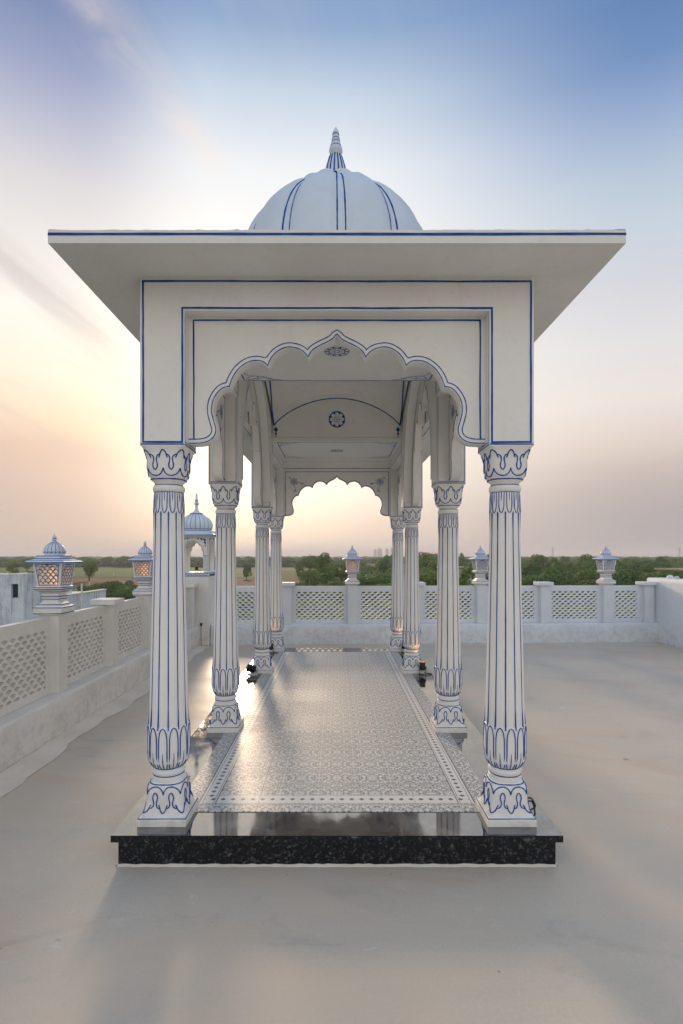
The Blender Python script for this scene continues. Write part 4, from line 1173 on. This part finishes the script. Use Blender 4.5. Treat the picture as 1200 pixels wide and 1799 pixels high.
# ------------------------------------------------------------------ trees
def crown_mesh(seed, W=5.0, H=4.0, n=2600, leaf=.34, feather=0):
    r = random.Random(seed); cl = []
    for i in range(9 if not feather else 14):
        a = r.uniform(0, 2*pi); q = r.uniform(.1, .62)*W/2; z = r.uniform(-.3, .36)*H
        s_ = r.uniform(.42, .75)*(1 if not feather else .6)
        cl.append((q*cos(a), q*sin(a), z, s_*W/2*.62, s_*H/2*.72))
    cl.append((0, 0, H*.08, W*.30, H*.34))
    vs, fs = [], []
    for i in range(n):
        cx_, cy_, cz_, rx, rz_ = cl[r.randrange(len(cl))]
        while True:
            v = Vector((r.gauss(0, 1), r.gauss(0, 1), r.gauss(0, 1)))
            if v.length > .1: break
        v.normalize(); rad = r.uniform(.80, 1.04) if not feather else r.uniform(.2, 1.15)
        p = Vector((cx_+v.x*rx*rad, cy_+v.y*rx*rad, cz_+v.z*rz_*rad))
        nrm = (v+Vector((r.uniform(-.4, .4), r.uniform(-.4, .4), r.uniform(-.2, .5)))).normalized()
        a = nrm.orthogonal().normalized(); b_ = nrm.cross(a); th = r.uniform(0, pi)
        a, b_ = a*cos(th)+b_*sin(th), b_*cos(th)-a*sin(th)
        l = leaf*r.uniform(.6, 1.3); w = l*r.uniform(.45, .8)
        o = len(vs); vs += [tuple(p-a*l/2), tuple(p+b_*w/2), tuple(p+a*l/2), tuple(p-b_*w/2)]; fs.append((o, o+1, o+2, o+3))
    me = bpy.data.meshes.new('crown'); me.from_pydata(vs, [], fs); me.materials.append(M['leaf']); return me
def trunk_mesh(seed, h=2.6):
    r = random.Random(seed); b = MB()
    b.tube([(0, 0, 0), (r.uniform(-.1, .1), r.uniform(-.1, .1), h*.5), (r.uniform(-.2, .2), r.uniform(-.2, .2), h)], [.20, .15, .11], 0, 7)
    for k in range(4):
        a = k*pi/2+r.uniform(-.5, .5); b.tube([(0, 0, h*r.uniform(.55, .85)), (cos(a)*.5, sin(a)*.5, h*1.05), (cos(a)*1.2, sin(a)*1.2, h*1.5)], [.10, .07, .03], 0, 5)
    return b.mesh('trunk', ['bark'], recalc=False)
crowns = [crown_mesh(i, 5.4, 4.2) for i in range(5)]+[crown_mesh(20+i, 6.4, 3.6, 2600) for i in range(2)]
feath = crown_mesh(40, 5.2, 4.4, 2600, .26, 1)
trunks = [trunk_mesh(i) for i in range(3)]
rt = random.Random(11)
def tree(x, y, h, w, label, group=None, kind=None, trunk=True, name='tree'):
    me = kind or crowns[rt.randrange(len(crowns))]
    t = thing(name, label, 'bush' if name == 'bush' else 'tree', (x, y, ZG), rt.uniform(0, 6.28), group)
    ch_ = h*.86 if trunk else h; bz = h-ch_/2
    o = obj('crown', me, t, (0, 0, bz), 0); o.scale = (w/5.2, w/5.2, ch_/3.9)
    if trunk:
        k = trunks[rt.randrange(3)]; q = obj('trunk', k, t); q.scale = (w/5, w/5, h*.40/2.6)
    return t
def pxx(px, D): return (px-592)*D/950
# placed trees: pixel-column direction turned into a point, depth, height, width
tree(pxx(822, 72), 72, 7.5, 5.4, 'feathery olive green tree close behind the far parapet left of the fourth lantern', kind=feath)
tree(pxx(433, 200), 200, 5.2, 3.9, 'small round solitary tree in the field just right of the second left column')
tree(pxx(525, 212), 212, 6.0, 5.4, 'solitary round tree at the field edge left of the middle wood')
tree(pxx(410, 260), 260, 5.0, 6, 'small dark tree at the field edge behind the second left column')
tree(pxx(566, 165), 165, 9.0, 9.5, 'tall broad dark tree left of the middle lantern, tallest of its clump')
tree(pxx(545, 235), 235, 8.6, 9, 'pale green bushy tree at the left of the middle clump')
tree(pxx(600, 150), 150, 6.9, 8, 'dark green tree directly behind the middle lantern')
tree(pxx(545, 140), 140, 5.2, 7.5, 'low dark tree at the left foot of the middle clump')
tree(pxx(575, 128), 128, 4.8, 7, 'low dark tree in front of the tall broad one')
tree(pxx(648, 135), 135, 4.8, 6.5, 'light green low tree just right of the middle lantern')
tree(pxx(675, 180), 180, 7.6, 7.5, 'bright rounded tree left of the rearmost right column')
tree(pxx(752, 240), 240, 10.0, 12, 'tall dark tree rising above the horizon between the rear right columns')
tree(pxx(132, 175), 185, 7.0, 7.2, 'dark tree standing at the field edge just right of the near lantern')
tree(pxx(22, 260), 260, 7.0, 11, 'broad dark tree above the weathered building at the left edge')
tree(pxx(48, 300), 300, 6.8, 9, 'dark round tree above the weathered building left of the near lantern')
tree(pxx(28, 190), 190, 4.0, 4, 'small yellow green tree in the grass above the weathered building')
for i, (px, D, h, w) in enumerate(((168, 108, 3.0, 5.5), (186, 104, 3.4, 6), (203, 106, 3.6, 6), (219, 102, 3.3, 5), (236, 110, 3.0, 5), (152, 112, 2.6, 5), (178, 98, 2.6, 5), (212, 97, 2.6, 5), (228, 118, 3.1, 5))):
    tree(pxx(px, D), D, h, w, 'dense green bush right of the low grey building, %s of the thicket' % ('left end', 'left part, taller', 'middle, tallest', 'right of the middle', 'right end', 'far left back', 'front left', 'front right', 'right back')[i], 'bushes in the thicket beyond the left parapet', trunk=False, name='bush')
for i in range(11):
    px = 470+i*12+rt.uniform(-4, 4); D = 112+rt.uniform(-6, 22)
    tree(pxx(px, D), D, rt.uniform(2.2, 3.6), rt.uniform(4, 6), 'low scrubby bush beyond the far parapet, %s from the left below the middle clump' % ('first', 'second', 'third', 'fourth', 'fifth', 'sixth', 'seventh', 'eighth', 'ninth', 'tenth', 'eleventh')[i], 'bushes below the middle clump', trunk=False, name='bush')
cnt = 0
# dense wood, right half
def where(px):
    for lim, w in ((640, 'behind the middle lantern'), (688, 'between the middle lantern and the rearmost right column'), (735, 'behind the two rear right columns'), (765, 'just right of the third right column'),
                   (815, 'behind the second right column'), (850, 'around the fourth lantern'), (925, 'behind the near right column'), (975, 'just right of the near right column'), (1020, 'above the last short post before the last lantern'),
                   (1058, 'left of the last lantern'), (1095, 'behind the last lantern'), (1140, 'right of the last lantern'), (9999, 'above the solid wall at the right edge')):
        if px < lim: return w
D = 94; GR = 'trees of the dense wood on the right'
while D < 600 and cnt < 214:
    step = 6.2+D*.016
    x = pxx(606, D)+rt.uniform(0, step); x1 = pxx(1216, D)
    row = 'front' if D < 125 else 'middle' if D < 230 else 'back' if D < 380 else 'far'
    while x < x1 and cnt < 214:
        px = 592+x/D*950
        ok = not (775 < px < 850 and D < 112)
        sm = 1-.5*max(0, (690-px)/90) if px < 690 else 1
        if ok:
            h = rt.uniform(4.2, 6.2) if D < 140 else rt.uniform(5.0, 7.8)
            tall = rt.random() < .16 and D > 150
            if tall: h += rt.uniform(1.5, 2.8)
            h *= max(.7, sm); w = rt.uniform(5.4, 10.5)*(1+D*.0006)
            tree(x, D+rt.uniform(-4, 4), h, w, '%s green tree in the %s row %s' % ('tall' if tall else 'broad' if w > 8.8 else 'small' if w < 6.8 else 'rounded', row, where(px)), GR); cnt += 1
        x += step*rt.uniform(.8, 1.5)*(1+max(0, D-200)*.003)
    D += step*rt.uniform(1.5, 2.1)*(1+max(0, D-150)*.006)
# scattered trees on the left plain
def wherel(px):
    for lim, w in ((60, 'above the weathered building'), (130, 'behind the near lantern'), (225, 'between the two left lanterns'), (262, 'behind the second left lantern'), (325, 'behind the near left column'), (372, 'behind the corner turret'),
                   (420, 'behind the second left column'), (452, 'between the second and third left columns'), (505, 'behind the two rear left columns'), (560, 'left of the middle clump of trees'), (9999, 'above the middle clump of trees')):
        if px < lim: return w
for i in range(62):
    D = rt.uniform(400, 760); px = rt.uniform(-20, 600)
    tree(pxx(px, D), D, rt.uniform(5.0, 8.8), rt.uniform(8, 14), 'hazy distant tree on the plain, on the horizon '+wherel(px), 'scattered trees on the left plain', trunk=(i % 2 == 0))
# low scrub covering the ground between the terrace and the wood
sv, sf = [], []; rs = random.Random(31)
for i in range(15000):
    D = rs.uniform(52, 128); px = rs.uniform(395, 1225)
    x = pxx(px, D); hgt = 1.3+1.0*sin(x*.35+1)*sin(D*.21)+.5*sin(x*1.1)
    if hgt < .1: continue
    p = Vector((x, D, ZG+rs.uniform(0, max(.2, hgt)))); a = Vector((rs.uniform(-1, 1), rs.uniform(-1, 1), rs.uniform(-.5, .5))).normalized(); b_ = a.orthogonal().normalized(); l = rs.uniform(.25, .6)
    o = len(sv); sv += [tuple(p-a*l), tuple(p+b_*l*.6), tuple(p+a*l), tuple(p-b_*l*.6)]; sf.append((o, o+1, o+2, o+3))
me = bpy.data.meshes.new('scrub'); me.from_pydata(sv, [], sf); me.materials.append(M['leaf']); struct(obj('scrub', me), 'stuff')
# distant woodland as one mass
wb = MB(); rw_ = random.Random(17)
ico = bmesh.new(); bmesh.ops.create_icosphere(ico, subdivisions=2, radius=1); iv = [v.co.copy() for v in ico.verts]; idf = [[v.index for v in f.verts] for f in ico.faces]; ico.free()
for i in range(1150):
    px = rw_.uniform(-60, 1260); D = (430 if px < 600 else 600)+2300*(rw_.random()**1.9)
    x = pxx(px, D); w = rw_.uniform(7, 17)*(1+D/2500); h = rw_.uniform(2.8, 4.3)*(1 if D < 1200 else 1.12)
    vs = []
    for v in iv:
        k = 1+rw_.uniform(-.22, .22); vs.append((x+v.x*w/2*k, D+v.y*w/2*k, ZG+h*.75+v.z*h*k))
    wb.add(vs, idf, 0, False)
struct(wb.build('distant_woodland', ['wood_far'], recalc=False), 'stuff')

# ------------------------------------------------------------------ haze
hm = bpy.data.materials.new('haze_air'); hm.use_nodes = True; nt = hm.node_tree; nt.nodes.clear()
pv = nt.nodes.new('ShaderNodeVolumePrincipled'); pv.inputs['Color'].default_value = (.90, .90, .93, 1); pv.inputs['Density'].default_value = .00038
pv.inputs['Anisotropy'].default_value = .2
mo = nt.nodes.new('ShaderNodeOutputMaterial'); nt.links.new(pv.outputs[0], mo.inputs['Volume'])
hb = MB().box(-6050, 6050, -450, 6550, ZG-1.2, 48).mesh('haze', [], recalc=True) if False else None
me = bpy.data.meshes.new('haze'); q = MB().box(-6050, 6050, -450, 6550, ZG-1.2, 48); me.from_pydata(q.v, [], q.f); me.materials.append(hm)
ho = obj('haze', me); struct(ho, 'stuff')
